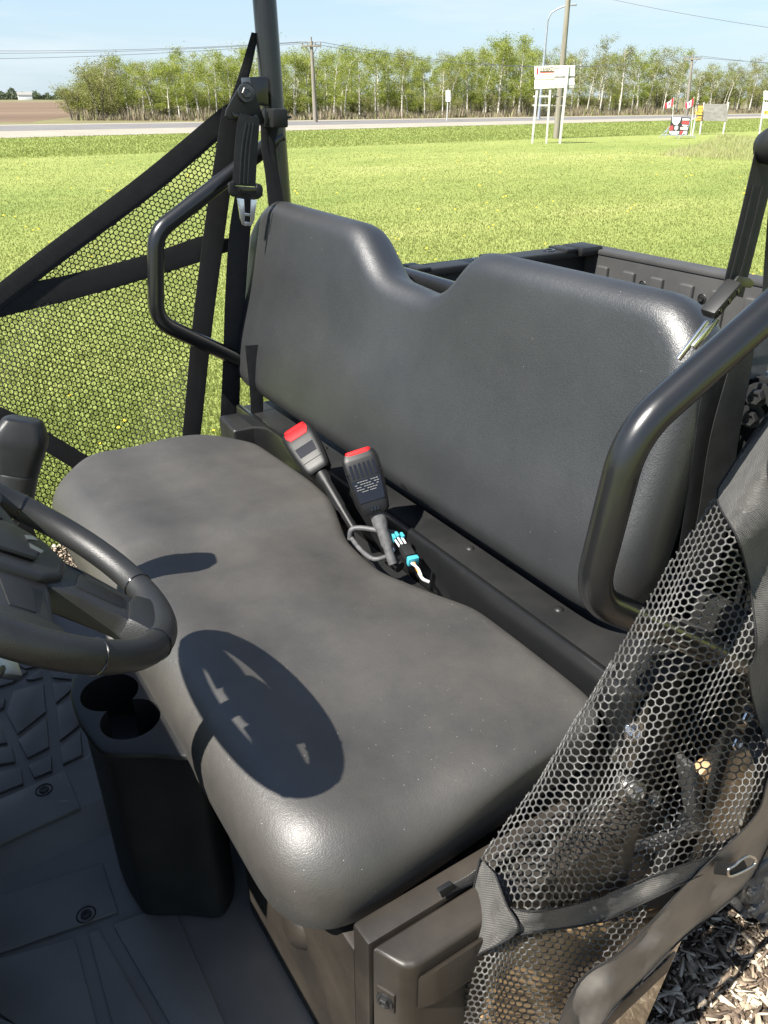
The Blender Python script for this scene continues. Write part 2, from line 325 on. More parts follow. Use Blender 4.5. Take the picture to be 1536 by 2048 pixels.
# =================================================================== the setting: ground, road, field
def ground_mat(name, cols, scales=(.35, 3., 40.), rough=.85, bump=.5, bdist=.03, streak=None):
    m, n, b = new_mat(name); t = node(n, 'ShaderNodeTexCoord'); ob = t.outputs['Object']
    if streak:
        mp = node(n, 'ShaderNodeMapping'); mp.inputs['Rotation'].default_value = (0, 0, streak[0]); mp.inputs['Scale'].default_value = (streak[1], 1, 1); n.links.new(ob, mp.inputs['Vector']); v1 = mp.outputs['Vector']
    else: v1 = ob
    a = node(n, 'ShaderNodeTexNoise', Scale=scales[0], Detail=4, Roughness=.6); n.links.new(v1, a.inputs['Vector'])
    c = node(n, 'ShaderNodeTexNoise', Scale=scales[1], Detail=5, Roughness=.7); n.links.new(v1, c.inputs['Vector'])
    d = node(n, 'ShaderNodeTexNoise', Scale=scales[2], Detail=4, Roughness=.7); n.links.new(ob, d.inputs['Vector'])
    s1 = node(n, 'ShaderNodeMath', operation='MULTIPLY_ADD'); s1.inputs[1].default_value = .45; n.links.new(a.outputs['Fac'], s1.inputs[0])
    s2 = node(n, 'ShaderNodeMath', operation='MULTIPLY_ADD'); s2.inputs[1].default_value = .3; n.links.new(c.outputs['Fac'], s2.inputs[0])
    s3 = node(n, 'ShaderNodeMath', operation='MULTIPLY'); s3.inputs[1].default_value = .25; n.links.new(d.outputs['Fac'], s3.inputs[0])
    n.links.new(s3.outputs[0], s2.inputs[2]); n.links.new(s2.outputs[0], s1.inputs[2])
    k = len(cols); n.links.new(ramp(n, s1.outputs[0], [(.36+.28*i/(k-1), q) for i, q in enumerate(cols)]), b.inputs['Base Color'])
    b.inputs['Roughness'].default_value = rough; b.inputs['Specular IOR Level'].default_value = .2
    bp = node(n, 'ShaderNodeBump', Strength=bump, Distance=bdist); n.links.new(d.outputs['Fac'], bp.inputs['Height']); n.links.new(bp.outputs['Normal'], b.inputs['Normal'])
    return m
M['lawn'] = ground_mat('lawn_grass', [(.115, .16, .038), (.165, .20, .05), (.215, .24, .068), (.27, .275, .10)], (.13, 1.0, 26.), streak=(R(-32), .45))
M['verge'] = ground_mat('verge_grass', [(.15, .19, .046), (.185, .22, .056), (.22, .25, .07)], (.25, 1.5, 18.), streak=(R(-32), .4))
M['gravel'] = ground_mat('gravel', [(.20, .182, .148), (.25, .228, .188), (.29, .265, .22)], (.5, 6., 60.), .95)
M['asphalt'] = ground_mat('asphalt', [(.115, .11, .11), (.14, .135, .132), (.16, .155, .15)], (.3, 3., 60.), .9)
M['soil'] = ground_mat('ploughed_soil', [(.085, .058, .038), (.13, .09, .06), (.17, .125, .085)], (.05, .5, 6.), .95, streak=(R(-32), .1))
M['litter'] = ground_mat('leaf_litter', [(.10, .085, .05), (.14, .125, .065), (.15, .16, .06)], (.08, .8, 8.), .95)
M['mulch'] = ground_mat('mulch_soil', [(.035, .025, .018), (.08, .06, .042), (.16, .12, .085)], (3., 20., 90.), .95)
S = 3200
tag(sheet('lawn', [(-S, -S, 0), (S, -S, 0), (S, S, 0), (-S, S, 0)], M['lawn']), kind='structure')
def strip(name, a0, a1, b0, b1, mat, z, ext=2.5):
    """band between two lines, each given by two photo points on the ground"""
    A0, A1, B0, B1 = (at(*p, z=0) for p in (a0, a1, b0, b1))
    q = [A0+(A0-A1)*ext, A1+(A1-A0)*ext, B1+(B1-B0)*ext, B0+(B0-B1)*ext]
    return tag(sheet(name, q, mat, z), kind='structure')
strip('verge', (0, 318), (1536, 262), (0, 276), (1536, 235.5), M['verge'], .004, .6)
strip('woodland_floor', (0, 250.5), (1536, 228), (0, 196.6), (1536, 196.6), M['litter'], .005, .7)
strip('gravel_shoulder', (0, 277), (1536, 236), (0, 250), (1536, 227.5), M['gravel'], .014, .6)
strip('road', (0, 263), (1536, 232.3), (0, 252), (1536, 228.6), M['asphalt'], .018, .6)
fp = [at(-700, 247, z=0), at(60, 244.5, z=0), at(180, 228, z=0), at(330, 212, z=0), at(700, 204.0, z=0), at(-700, 204.0, z=0)]
tag(sheet('ploughed_field', fp, M['soil'], .010), kind='structure')
mb = [(-3.2, -3.0), (3.6, -3.0), (3.9, 1.0), (3.4, 2.9), (2.2, 3.0), (1.2, 2.85), (.4, 3.02), (-.6, 2.9), (-3.0, 3.1)]
tag(sheet('mulch_bed', [(p.x, p.y, .006) for p in catmull([(x, y, 0) for x, y in mb], 5, True)], M['mulch']), kind='structure')

# ---- grass blades, dandelions, dry grass, wood chips (nobody could count them)
def blades(name, n, rmin, rmax, amin, amax, mat, hgt=(.035, .075), wid=.0028, grow=.16, cond=None, lean=.6, kind=True, zoff=0):
    r = rmin*(rmax/rmin)**RNG.random(n); a = amin+(amax-amin)*RNG.random(n); x = r*np.cos(a); y = r*np.sin(a)
    if cond is not None:
        k = cond(x, y); x, y, r = x[k], y[k], r[k]; n = len(x)
    clump = .5+.28*np.sin(x*2.1+np.sin(y*1.7)*2)*np.sin(y*2.3+np.sin(x*1.3)*2)+.22*np.sin((x*.53-y*.85)*.9+np.sin(x*.31+y*.2)*1.8)
    h = (hgt[0]+(hgt[1]-hgt[0])*RNG.random(n))*(.75+.5*clump); wd = wid*(1+grow*r)*(.7+.6*RNG.random(n))
    t = RNG.random(n)*2*PI; ln = h*lean*RNG.random(n); t2 = RNG.random(n)*2*PI
    V = np.zeros((n, 3, 3)); V[:, 0] = np.stack([x-np.cos(t)*wd, y-np.sin(t)*wd, np.full(n, zoff)], 1); V[:, 1] = np.stack([x+np.cos(t)*wd, y+np.sin(t)*wd, np.full(n, zoff)], 1)
    V[:, 2] = np.stack([x+np.cos(t2)*ln, y+np.sin(t2)*ln, h+zoff], 1)
    rnd = np.repeat(np.clip(.30*RNG.random(n)+.32*clump+.12*RNG.standard_normal(n)+.18, 0, 1), 3)
    me = np_mesh(name, V.reshape(-1, 3), np.arange(3*n).reshape(-1, 3), mat, rnd); return tag(link(name, me), kind='stuff')
M['blade'] = attr_mat('grass_blade', [(.16, .20, .048), (.205, .242, .062), (.25, .28, .08), (.32, .325, .13)], .55, .6)
M['vblade'] = attr_mat('verge_blade', [(.20, .245, .062), (.24, .28, .075), (.28, .31, .09)], .55, .6)
M['dry'] = attr_mat('dry_grass', [(.26, .29, .09), (.36, .36, .16), (.44, .41, .24)], .7, .4)
notbed = lambda x, y: ~((y < 2.95+.1*np.sin(x*5)+.06*np.sin(x*13)) & (x > -3.2) & (x < 3.5))
def nv(x, y): return notbed(x, y) & (RNG.random(len(x)) < np.clip(1-(np.hypot(x, y)-9)/34, 0, 1))
blades('lawn_blades', 620000, 3.0, 46, R(14), R(92), M['blade'], hgt=(.012, .030), grow=.08, cond=nv)
g0, g1 = at(0, 318, z=0), at(1536, 262, z=0); g2, g3 = at(0, 277, z=0), at(1536, 236, z=0)
def between(x, y):
    d1 = (g1.x-g0.x)*(y-g0.y)-(g1.y-g0.y)*(x-g0.x); d2 = (g3.x-g2.x)*(y-g2.y)-(g3.y-g2.y)*(x-g2.x); return (d1 > 0) & (d2 < 0)
blades('verge_blades', 190000, 26, 95, R(25), R(88), M['vblade'], (.03, .07), .006, .06, between)
dp = [at(*p, z=0) for p in [(1315, 312), (1560, 325), (1560, 278), (1440, 270), (1390, 292)]]
def inpoly(x, y, P):
    c = np.zeros(len(x), bool)
    for i in range(len(P)):
        a, b = P[i], P[i-1]; k = ((a.y > y) != (b.y > y)) & (x < (b.x-a.x)*(y-a.y)/(b.y-a.y+1e-12)+a.x); c ^= k
    return c
blades('dry_tall_grass', 150000, 22, 48, R(22), R(52), M['dry'], (.06, .20), .004, .05, lambda x, y: inpoly(x, y, dp) & (RNG.random(len(x)) < .35))
# dandelion heads
m, n_, b_ = new_mat('dandelion'); b_.inputs['Base Color'].default_value = (.75, .55, .02, 1); b_.inputs['Roughness'].default_value = .7; M['dandelion'] = m
V = []; T = []
for i in range(420):
    r = 3.4*(30/3.4)**random.random(); a = R(random.uniform(20, 88)); x, y = r*math.cos(a), r*math.sin(a)
    if y < 3.1 and x < 3.6: continue
    if math.sin(x*.9)*math.sin(y*.7) < -.1: continue
    z = random.uniform(.05, .09); s = random.uniform(.009, .015)*min(1.6, .7+r*.05); k = len(V)
    V += [(x+s*math.cos(q*PI/3), y+s*math.sin(q*PI/3), z) for q in range(6)]+[(x, y, z+s*.7), (x, y, z-s*.5)]
    T += [(k+q, k+(q+1) % 6, k+6) for q in range(6)]+[(k+(q+1) % 6, k+q, k+7) for q in range(6)]
tag(mesh('dandelions', V, T, M['dandelion']), kind='stuff')
# wood chips
M['chip'] = attr_mat('wood_chip', [(.06, .045, .03), (.15, .11, .08), (.28, .22, .155), (.44, .37, .275), (.56, .49, .39)], .85)
def chips(name, n, x0, x1, y0, y1, smin=.01, smax=.05):
    x = RNG.uniform(x0, x1, n); y = RNG.uniform(y0, y1, n); Ln = smin+(smax-smin)*RNG.random(n)**2.2; wd = np.clip(Ln*RNG.uniform(.12, .4, n), .003, .016); th = RNG.uniform(.001, .004, n)
    yaw = RNG.random(n)*2*PI; pit = RNG.normal(0, .28, n); rol = RNG.normal(0, .5, n); z = .008+.022*RNG.random(n)
    bx = np.array([[-1, -1, -1], [1, -.5, -1], [1, .7, -1], [-1, 1, -1], [-1, -1, 1], [1, -.5, 1], [1, .7, 1], [-1, 1, 1]], float)
    P = bx[None]*np.stack([Ln/2, wd/2, th/2], 1)[:, None]
    P[:, :, 1] += (RNG.normal(0, .25, (n, 1))*wd[:, None])*np.sign(bx[None, :, 0])
    c, s = np.cos(rol)[:, None], np.sin(rol)[:, None]; Y = P[:, :, 1]*c-P[:, :, 2]*s; Z = P[:, :, 1]*s+P[:, :, 2]*c; X = P[:, :, 0]
    c, s = np.cos(pit)[:, None], np.sin(pit)[:, None]; X, Z = X*c-Z*s, X*s+Z*c
    c, s = np.cos(yaw)[:, None], np.sin(yaw)[:, None]; X, Y = X*c-Y*s, X*s+Y*c
    V = np.stack([X+x[:, None], Y+y[:, None], np.maximum(Z+z[:, None], .007)], 2).reshape(-1, 3)
    q = np.array([[0, 3, 2, 1], [4, 5, 6, 7], [0, 1, 5, 4], [1, 2, 6, 5], [2, 3, 7, 6], [3, 0, 4, 7]]); Q = (np.arange(n)[:, None, None]*8+q[None]).reshape(-1, 4)
    me = np_mesh(name, V, Q, M['chip'], np.repeat(np.clip(RNG.beta(1.6, 1.8, n), 0, 1), 8)); return tag(link(name, me), kind='stuff')
chips('wood_chips', 26000, .7, 2.5, -.45, .85)
chips('wood_chips', 9000, -.2, 1.1, 1.9, 3.0)

# =================================================================== trees
M['leaf'] = attr_mat('aspen_leaf', [(.18, .225, .035), (.24, .285, .048), (.30, .335, .065), (.36, .375, .10)], .5, .5)
M['leafo'] = attr_mat('aspen_leaf_olive', [(.16, .165, .05), (.21, .22, .065), (.26, .27, .08), (.32, .31, .12)], .5, .5)
M['bark'] = noise_mat('aspen_bark', [(.20, .18, .14), (.45, .42, .35), (.58, .55, .48)], 5, .85, stretch=(1, 1, .35))
M['barkd'] = noise_mat('grey_bark', [(.10, .085, .065), (.20, .17, .135)], 5, .9, stretch=(1, 1, .35))
def tree_data(seed, H=7.0, leafy=1.0, lean=.0, crown0=.3, spread=1.0, mat='leaf', bark='bark', twist=.25, stems=1):
    rg = random.Random(seed); parts = []; tips = []
    for s_ in range(stems):
        off = Vector((rg.uniform(-.5, .5), rg.uniform(-.5, .5), 0)) if stems > 1 else Vector((0, 0, 0))
        hh = H*(1 if s_ == 0 else rg.uniform(.7, .95)); lx, ly = lean+rg.uniform(-.12, .12), rg.uniform(-.12, .12)
        if stems > 1: lx += off.x*.35; ly += off.y*.35
        pts = [off+Vector((lx*hh*t*t+rg.uniform(-1, 1)*twist*.25*t, ly*hh*t*t+rg.uniform(-1, 1)*twist*.25*t, hh*t)) for t in [i/9 for i in range(10)]]
        rb = rg.uniform(.075, .12); parts.append(tube_vf(pts, [rb*(1-.88*i/9)+.006 for i in range(10)], 6, caps=False))
        for k in range(15):
            t = rg.uniform(crown0, .97); i = min(int(t*9), 8); p = pts[i].lerp(pts[i+1], t*9-i); a = rg.uniform(0, 2*PI); ln = spread*rg.uniform(.55, 1.3)*(1.15-.75*abs(t-.55))
            up = rg.uniform(.35, .95); d = Vector((math.cos(a), math.sin(a), up)).normalized(); q = [p, p+d*ln*.5+Vector((0, 0, .04)), p+d*ln+Vector((0, 0, .16*ln))]
            parts.append(tube_vf(q, [.024, .015, .006], 4, caps=False)); tips += [q[2], q[1].lerp(q[2], rg.uniform(.1, .7))]
            if rg.random() < .5:
                a2 = a+rg.uniform(-1, 1); e = q[1]+Vector((math.cos(a2), math.sin(a2), .6)).normalized()*ln*.5; parts.append(tube_vf([q[1], e], [.012, .005], 3, caps=False)); tips.append(e)
        tips.append(pts[-1]); tips.append(pts[-2])
    v, f = merge(*parts); tm = bpy.data.meshes.new('trunk'); tm.from_pydata([tuple(p) for p in v], [], f); tm.update(); tm.materials.append(M[bark])
    tm.polygons.foreach_set('use_smooth', [True]*len(tm.polygons))
    rr = np.random.default_rng(seed); Vv = []; rd = []
    for p in tips:
        n = int(rr.uniform(22, 62)*leafy); c = np.array(p); sg = rr.uniform(.16, .34)*spread
        P = c+rr.normal(size=(n, 3))*[sg, sg, sg*.85]; base = rr.uniform(.1, .75)
        for q in P:
            u = rr.normal(size=3); u /= np.linalg.norm(u); t = np.cross(u, rr.normal(size=3)); t /= np.linalg.norm(t); s = rr.uniform(.042, .082)
            b = np.cross(u, t); Vv += [q-t*s, q+b*s*.6, q+t*s, q-b*s*.6]; rd += [float(np.clip(base+rr.normal()*.16, 0, 1))]*4
    Vv = np.array(Vv); cm = np_mesh('crown', Vv, np.arange(len(Vv)).reshape(-1, 4), M[mat], rd)
    return tm, cm
KINDS = {
    'green': [tree_data(s, 7, 1.85, 0, .20, 1.2) for s in (1, 2, 3, 4, 5)],
    'olive': [tree_data(s, 7, 1.0, .07, .38, 1.05, 'leafo') for s in (11, 12, 13, 14, 15)],
    'bushy': [tree_data(s, 5, .85, 0, .12, 1.25, 'leafo' if s % 2 else 'leaf', 'barkd', stems=3) for s in (21, 22, 23)],
}
WHERE = [(330, 'left of the far net strap'), (510, 'just left of the far roll bar'), (620, 'left of the crossarm pole'), (760, 'just right of the crossarm pole'), (890, 'left of the small road sign'), (1000, 'right of the small road sign'), (1075, 'left of the street lamp'), (1150, 'behind the advertising board'), (1240, 'right of the leaning pole'), (1330, 'left of the flags'), (1400, 'behind the flags'), (1465, 'behind the blank grey board'), (9999, 'behind the white sign at right')]
def where(u): return next(t for a, t in WHERE if u < a)
TL = {'green': ('bright green aspen', 'leafy aspens in the tree belt'),
      'olive': ('thinly leaved pale trunked aspen', 'pale trunked aspens in the tree belt'),
      'bushy': ('low bushy grey stemmed tree', 'bushy trees in the tree belt')}
def plant_tree(kind, u, v, top, back, var):
    p = at(u, v, z=0); dirn = Vector((p.x, p.y, 0)).normalized(); p = p+dirn*back; D = math.hypot(p.x, p.y)
    e = math.atan((CY-top)/F)-PITCH                                        # elevation of the crown's top
    h = max(2.0, 1.62+D*math.tan(e)); tm, cm = KINDS[kind][var % len(KINDS[kind])]
    base = 5.6 if kind == 'bushy' else 7.9
    s = h/base; w_ = min(1.25, max(.75, s))*random.uniform(.92, 1.12)
    o = empty('aspen_tree' if kind != 'bushy' else 'bushy_tree', (p.x, p.y, 0), TL[kind][0]+(' in the front row ' if back < 4 else ' in the second row ' if back < 8.5 else ' in the rear rows ')+where(u), 'tree', TL[kind][1])
    o.rotation_euler = (0, 0, random.uniform(0, 6.28) if kind != 'olive' else random.gauss(R(-33), .5)); o.scale = (w_, w_, s)
    for nm, me in (('trunk', tm), ('crown', cm)):
        c = bpy.data.objects.new(nm, me); COL.objects.link(c); c.parent = o
tops = [(150, 150), (230, 143), (300, 133), (400, 124), (480, 120), (560, 108), (640, 116), (750, 110), (860, 122), (950, 96), (1040, 98), (1090, 122), (1150, 108), (1250, 112), (1330, 124), (1400, 140), (1450, 142), (1560, 150), (1700, 150)]
def top_at(u): return float(np.interp(u, [a for a, b in tops], [b for a, b in tops]))
def base_at(u): return float(np.interp(u, [0, 500, 1536, 1800], [240, 241, 225.5, 222]))
tv = 0
for row, (back, step) in enumerate(((1.5, 26), (6, 24), (11, 22), (17, 22))):
    u = 160+row*9
    while u < 1690:
        k = 'bushy' if u < 250 else ('olive' if (u > 1075 and random.random() < .72) or random.random() < .16 else 'green')
        if u > 1600 and row > 1: break
        plant_tree(k, u+random.uniform(-9, 9), base_at(u)+(6 if u < 300 else 0)*0, top_at(u)+random.gauss(2, 13)-8, back+random.uniform(-2, 2), tv); tv += 1
        u += step*random.uniform(.75, 1.3)*(1.15 if u > 1300 else 1)
for k in range(64):
    u = 290+k*21.5+random.uniform(-8, 8); plant_tree('bushy', u, base_at(u), base_at(u)-random.uniform(38, 72), random.uniform(3, 14), k)
# undergrowth along the belt, and the far tree line on the horizon
def brush(name, n, us, v, backs, hgt, mat, wid, group=None):
    u = RNG.uniform(us[0], us[1], n); P = np.array([at(a, base_at(a), z=0) for a in np.linspace(us[0], us[1], 200)]); x = np.interp(u, np.linspace(us[0], us[1], 200), P[:, 0]); y = np.interp(u, np.linspace(us[0], us[1], 200), P[:, 1])
    r = np.hypot(x, y); b = RNG.uniform(backs[0], backs[1], n); x *= 1+b/r; y *= 1+b/r
    h = hgt[0]+(hgt[1]-hgt[0])*RNG.random(n)**1.6*(.6+.4*np.sin(u*.05)+.2); t = RNG.random(n)*2*PI; w_ = wid*(.6+.8*RNG.random(n)); ln = h*.45*RNG.random(n); t2 = RNG.random(n)*2*PI
    V = np.zeros((n, 3, 3)); V[:, 0] = np.stack([x-np.cos(t)*w_, y-np.sin(t)*w_, 0*x], 1); V[:, 1] = np.stack([x+np.cos(t)*w_, y+np.sin(t)*w_, 0*x], 1); V[:, 2] = np.stack([x+np.cos(t2)*ln, y+np.sin(t2)*ln, h], 1)
    return tag(link(name, np_mesh(name, V.reshape(-1, 3), np.arange(3*n).reshape(-1, 3), mat, np.repeat(RNG.random(n), 3))), kind='stuff')
M['brush'] = attr_mat('dry_brush', [(.15, .12, .085), (.25, .205, .145), (.30, .25, .17), (.20, .23, .07)], .85, .2)
brush('undergrowth', 70000, (150, 1700), 0, (-1.5, 16), (.15, .95), M['brush'], .05)
n = 26000; a = np.array([math.atan2(*(lambda p: (p.y, p.x))(at(uu, 204, z=0))) for uu in np.linspace(-300, 800, 60)]); q = RNG.random(n)*59; aa = np.interp(q, np.arange(60), a)
r = 760+RNG.uniform(0, 40, n); hh = (4.6+2.2*np.sin(q*1.7)*np.sin(q*.63)+1.5*np.sin(q*5.1))*1.0; z = RNG.random(n)*np.clip(hh, 2, 9); x = r*np.cos(aa); y = r*np.sin(aa)
V = np.stack([x, y, z], 1)[:, None]+RNG.normal(0, .75, (n, 3, 3)); V[:, :, 2] = np.maximum(V[:, :, 2], 0)
M['far'] = attr_mat('far_leaf', [(.04, .06, .03), (.07, .09, .045), (.09, .11, .055)], .8, .2)
tag(link('distant_trees', np_mesh('distant_trees', V.reshape(-1, 3), np.arange(3*n).reshape(-1, 3), M['far'], np.repeat(RNG.random(n), 3))), kind='stuff')

# =================================================================== poles, lamp, wires, signs, flags
M['pole'] = noise_mat('weathered_pole', [(.14, .125, .095), (.21, .19, .15), (.25, .225, .18)], 3, .9, .3, 40, .004, stretch=(4, 4, .4))
M['galv'] = noise_mat('galvanised', [(.25, .28, .31), (.33, .36, .39)], 4, .5, metal=.3)
M['wire'] = flat('line_wire', (.10, .11, .12)); M['white'] = noise_mat('sign_white', [(.74, .74, .72), (.82, .82, .80)], 6, .6); M['black'] = flat('print_black', (.02, .02, .02)); M['signred'] = flat('print_red', (.55, .05, .05))
M['pink'] = flat('print_faded_pink', (.62, .42, .38)); M['amber'] = flat('print_amber', (.72, .42, .06)); M['post'] = noise_mat('grey_post_wood', [(.36, .36, .33), (.50, .49, .45)], 5, .85, .3, 40, .003, stretch=(5, 5, .5))
M['brown'] = flat('sign_dark_brown', (.07, .055, .03)); M['greyboard'] = noise_mat('weathered_board', [(.15, .145, .13), (.20, .19, .175), (.25, .24, .215)], 3, .9, stretch=(1, 1, 3)); M['flagred'] = flat('flag_red', (.62, .03, .05)); M['cream'] = noise_mat('sign_cream', [(.78, .75, .60), (.84, .82, .70)], 5, .6)
def dist_plane(u, v): p = at(u, v, z=0); return p
def on_facing(u, v, base):
    """point seen at pixel (u, v) on the upright plane through base that faces us"""
    r = ray(u, v); nrm = Vector((base.x, base.y, 0)).normalized(); t = nrm.dot(base)/(r[0]*nrm.x+r[1]*nrm.y); return Vector(CAM+r*t)
def pole_tube(name, bpx, tpx, r0, r1, mat, parent, base=None):
    b = base or at(*bpx, z=0); t = on_facing(tpx[0], tpx[1], b); pts = [b.lerp(t, i/6) for i in range(7)]
    return tube(name, pts, [r0+(r1-r0)*i/6 for i in range(7)], mat, parent, 10), b, t
def util_pole(bpx, tpx, r0, arm, label, braces=True, base=None):
    b = base or at(*bpx, z=0); o = empty('utility_pole', b, label, 'pole', 'utility poles'); _, b, t = pole_tube('pole', bpx, tpx, r0, r0*.62, M['pole'], o, b); side = Vector((b.y, -b.x, 0)).normalized(); tips = []
    if arm:
        c = b.lerp(t, .94); box('crossarm', c+Vector((b.x, b.y, 0)).normalized()*-.12, (arm, .1, .11), M['pole'], o, rot=frame((0, 0, 1), side), bev=.01)
        for k in (-.47, -.2, .2, .47):
            q = c+side*arm*k; lathe('insulator', [(0, .22), (.04, .21), (.055, .14), (.03, .1), (.05, .05), (.03, .0)], q+Vector((0, 0, .05))-Vector((b.x, b.y, 0)).normalized()*.12, (0, 0, 1), M['greyboard'], o, 10); tips.append(q+Vector((0, 0, .26)))
        for s in (-1, 1): tube('brace', [c+side*arm*.3*s, c-Vector((0, 0, .7))], .02, M['galv'], o, 6)
    lathe('insulator', [(0, .26), (.05, .25), (.06, .15), (.03, .0)], t, (0, 0, 1), M['greyboard'], o, 10); tips.append(t+Vector((0, 0, .25))); return o, tips
p1, t1 = util_pole((631, 245), (622.5, 82), .17, 1.35, 'grey wooden utility pole with crossarm standing before the leafy tree belt')
p2, t2 = util_pole((1372, 232), (1385.5, 111), .17, 1.6, 'wooden utility pole with crossarm above the flags at right')
p3, t3 = util_pole((1112, 277), (1153, -190), .135, 0, 'tall leaning wooden pole close beside the roadside advertising board')
def wire(a, b, sag, name='power_line', label=None, r=.016):
    a = Vector(a); b = Vector(b); pts = [a.lerp(b, i/24)-Vector((0, 0, sag*4*(i/24)*(1-i/24))) for i in range(25)]
    return tag(tube(name, pts, r, M['wire'], None, 5), label, 'wire', 'overhead power lines')
ext = lambda p, q, k: Vector(p)+(Vector(p)-Vector(q))*k
lft = at(-500, 95, d=(Vector(t1[0])-Vector(CAM)).length*1.15)
for k, i in enumerate((0, 1, 3)): wire(t1[i], lft+Vector((0, 0, (.25, 0, -.55)[k])), .5, label=('upper power line running left from the crossarm pole', 'middle power line running left from the crossarm pole', 'lowest power line running left from the crossarm pole')[k])
for k, i in enumerate((0, 3)): wire(t1[i], t2[i], 1.2, label=('rear power line running above the trees between two crossarm poles', 'front power line running above the trees between two crossarm poles')[k])
rgt = at(1900, 128, d=(Vector(t2[0])-Vector(CAM)).length*1.2)
for k, i in enumerate((0, 3)): wire(t2[i], rgt+Vector((0, 0, -.5*k)), .4, label=('upper power line leaving the right pole toward the right edge', 'lower power line leaving the right pole toward the right edge')[k])
wire(at(1030, -50, d=42), at(1800, 88, d=30), .25, label='single dark wire crossing the sky at the top right', r=.009)
# street lamp
b = at(1077, 238.5, z=0); o = empty('street_lamp', b, 'slim grey street lamp with a long curved arm behind the advertising board', 'street lamp')
_, b, t = pole_tube('pole', None, (1095.5, 37), .13, .08, M['galv'], o, b); arm = [t, on_facing(1103, 26, b), on_facing(1122, 15, b), on_facing(1138, 9.5, b)]
tube('arm', catmull([b.lerp(t, .97)]+arm[1:], 6), .06, M['galv'], o, 8); e = arm[-1]; sd_ = Vector((b.y, -b.x, 0)).normalized()
box('lamp_head', e+sd_*.25, (.75, .28, .16), M['galv'], o, rot=frame((0, 0, 1), sd_), bev=.05); box('foot_plate', b+Vector((0, 0, .03)), (.4, .4, .06), M['galv'], o)
# text
def text_obj(name, body, c, xdir, ydir, size, mat, parent, squash=1.0, lift=.004):
    cu = bpy.data.curves.new(name, 'FONT'); cu.body = body; cu.size = 1; cu.align_x = 'CENTER'; cu.align_y = 'CENTER'; cu.resolution_u = 2; cu.offset = .012
    tmp = bpy.data.objects.new('t', cu); COL.objects.link(tmp); dg = bpy.context.evaluated_depsgraph_get(); me = bpy.data.meshes.new_from_object(tmp.evaluated_get(dg)); bpy.data.objects.remove(tmp)
    X = Vector(xdir).normalized(); Y = Vector(ydir).normalized(); N = X.cross(Y); xs = [v.co.x for v in me.vertices]; wdt = max(xs)-min(xs) if xs else 1
    for v in me.vertices: v.co = Vector(c)+X*(v.co.x*size[0]/wdt)+Y*(v.co.y*size[1]/.72)+N*lift
    me.materials.clear(); return link(name, me, mat, parent)
def rect_px(name, u0, v0, u1, v1, base, mat, parent, thick=.03, lift=0., skew=0):
    P = [on_facing(u, v, base) for u, v in ((u0, v0), (u1, v0+skew), (u1, v1+skew), (u0, v1))]; n = -Vector((base.x, base.y, 0)).normalized()
    return prism(name, [p+n*lift for p in P], n*thick, mat, parent, 0)
# advertising board on posts
b = at(1093, 287, z=0); o = empty('advertising_board', b, 'roadside board on grey posts with a printed panel beside blank white panels', 'sign')
for k, (bu, bv, tu, tv_) in enumerate(((1064.5, 285, 1074, 180), (1092.5, 287.5, 1104, 132))):
    bb = b+(on_facing(bu, bv, b)-b); bb.z = 0; tt = on_facing(tu, tv_, b); box('post', (bb+tt)/2, (.085, .085, (tt-bb).length), M['post'], o, rot=frame(tt-bb, Vector((b.y, -b.x, 0))), bev=.006)
bb = on_facing(1119.5, 287, b); tt = on_facing(1136, 131, b); bb.z = 0; nb = -Vector((b.x, b.y, 0)).normalized()
box('post', (bb+tt)/2+nb*.11, (.10, .09, (tt-bb).length), M['post'], o, rot=frame(tt-bb, Vector((b.y, -b.x, 0))), bev=.006)
for v0 in (191, 209): rect_px('rail', 1066-(v0-191)*.06, v0, 1106-(v0-191)*.06, v0+3.4, b, M['post'], o, .06, -.09); rect_px('rail', 1107, v0+1, 1141, v0+3.4, b, M['pole'], o, .05, -.16)
pb = rect_px('printed_panel', 1069, 133, 1110, 178, b, M['cream'], o, .025, .05, -2)
for i, (v0, v1, mt) in enumerate(((131.5, 136.3, 'cream'), (138, 152.5, 'white'), (153.5, 156.5, 'greyboard'), (157.5, 171, 'white'), (172, 176, 'post'))):
    rect_px('blank_panel', 1110.6-i*.35, v0, 1150-i*.55, v1, b, M[mt], o, .025, .045 if mt == 'white' else .03, -1)
def on_panel(name, u0, v0, u1, v1, mat, lift=.079): return rect_px(name, u0, v0, u1, v1, b, mat, pb, .003, lift, -.8)
X = Vector((b.y, -b.x, 0)).normalized(); Y = Vector((0, 0, 1)); nb = -Vector((b.x, b.y, 0)).normalized(); mp_ = depth_px(b)*1.0
def txt(body, u, v, wpx, hpx, mat, par, base=None, lift=.085):
    q = on_facing(u, v, base or b); k = depth_px(q); return text_obj('lettering', body, q+(-Vector(((base or b).x, (base or b).y, 0)).normalized())*lift, Vector(((base or b).y, -(base or b).x, 0)), Y, (wpx*k, hpx*k), mat, par)
on_panel('printed_band', 1080, 134.3, 1109, 144.6, M['brown']); txt('KEYSTONE', 1094.5, 138.8, 27, 6.5, M['cream'], pb); on_panel('printed_band', 1080, 144.9, 1109, 146, M['signred'])
on_panel('printed_band', 1068.8, 154.4, 1109, 160, M['brown']); on_panel('printed_band', 1070, 155.4, 1107.5, 159, M['cream'], .082)
txt('204-480-7352', 1089, 166, 32, 4, M['pink'], pb); txt('We move for you!', 1087, 173.4, 34, 2.8, M['brown'], pb); txt('Western', 1096, 148.5, 22, 3, M['signred'], pb)
on_panel('printed_figure', 1073, 138.5, 1076.6, 148.5, M['signred']); on_panel('printed_figure', 1074, 135.2, 1076.3, 138.2, M['brown'], .081); on_panel('printed_figure', 1072.6, 148.9, 1074.8, 151, M['brown'], .081)
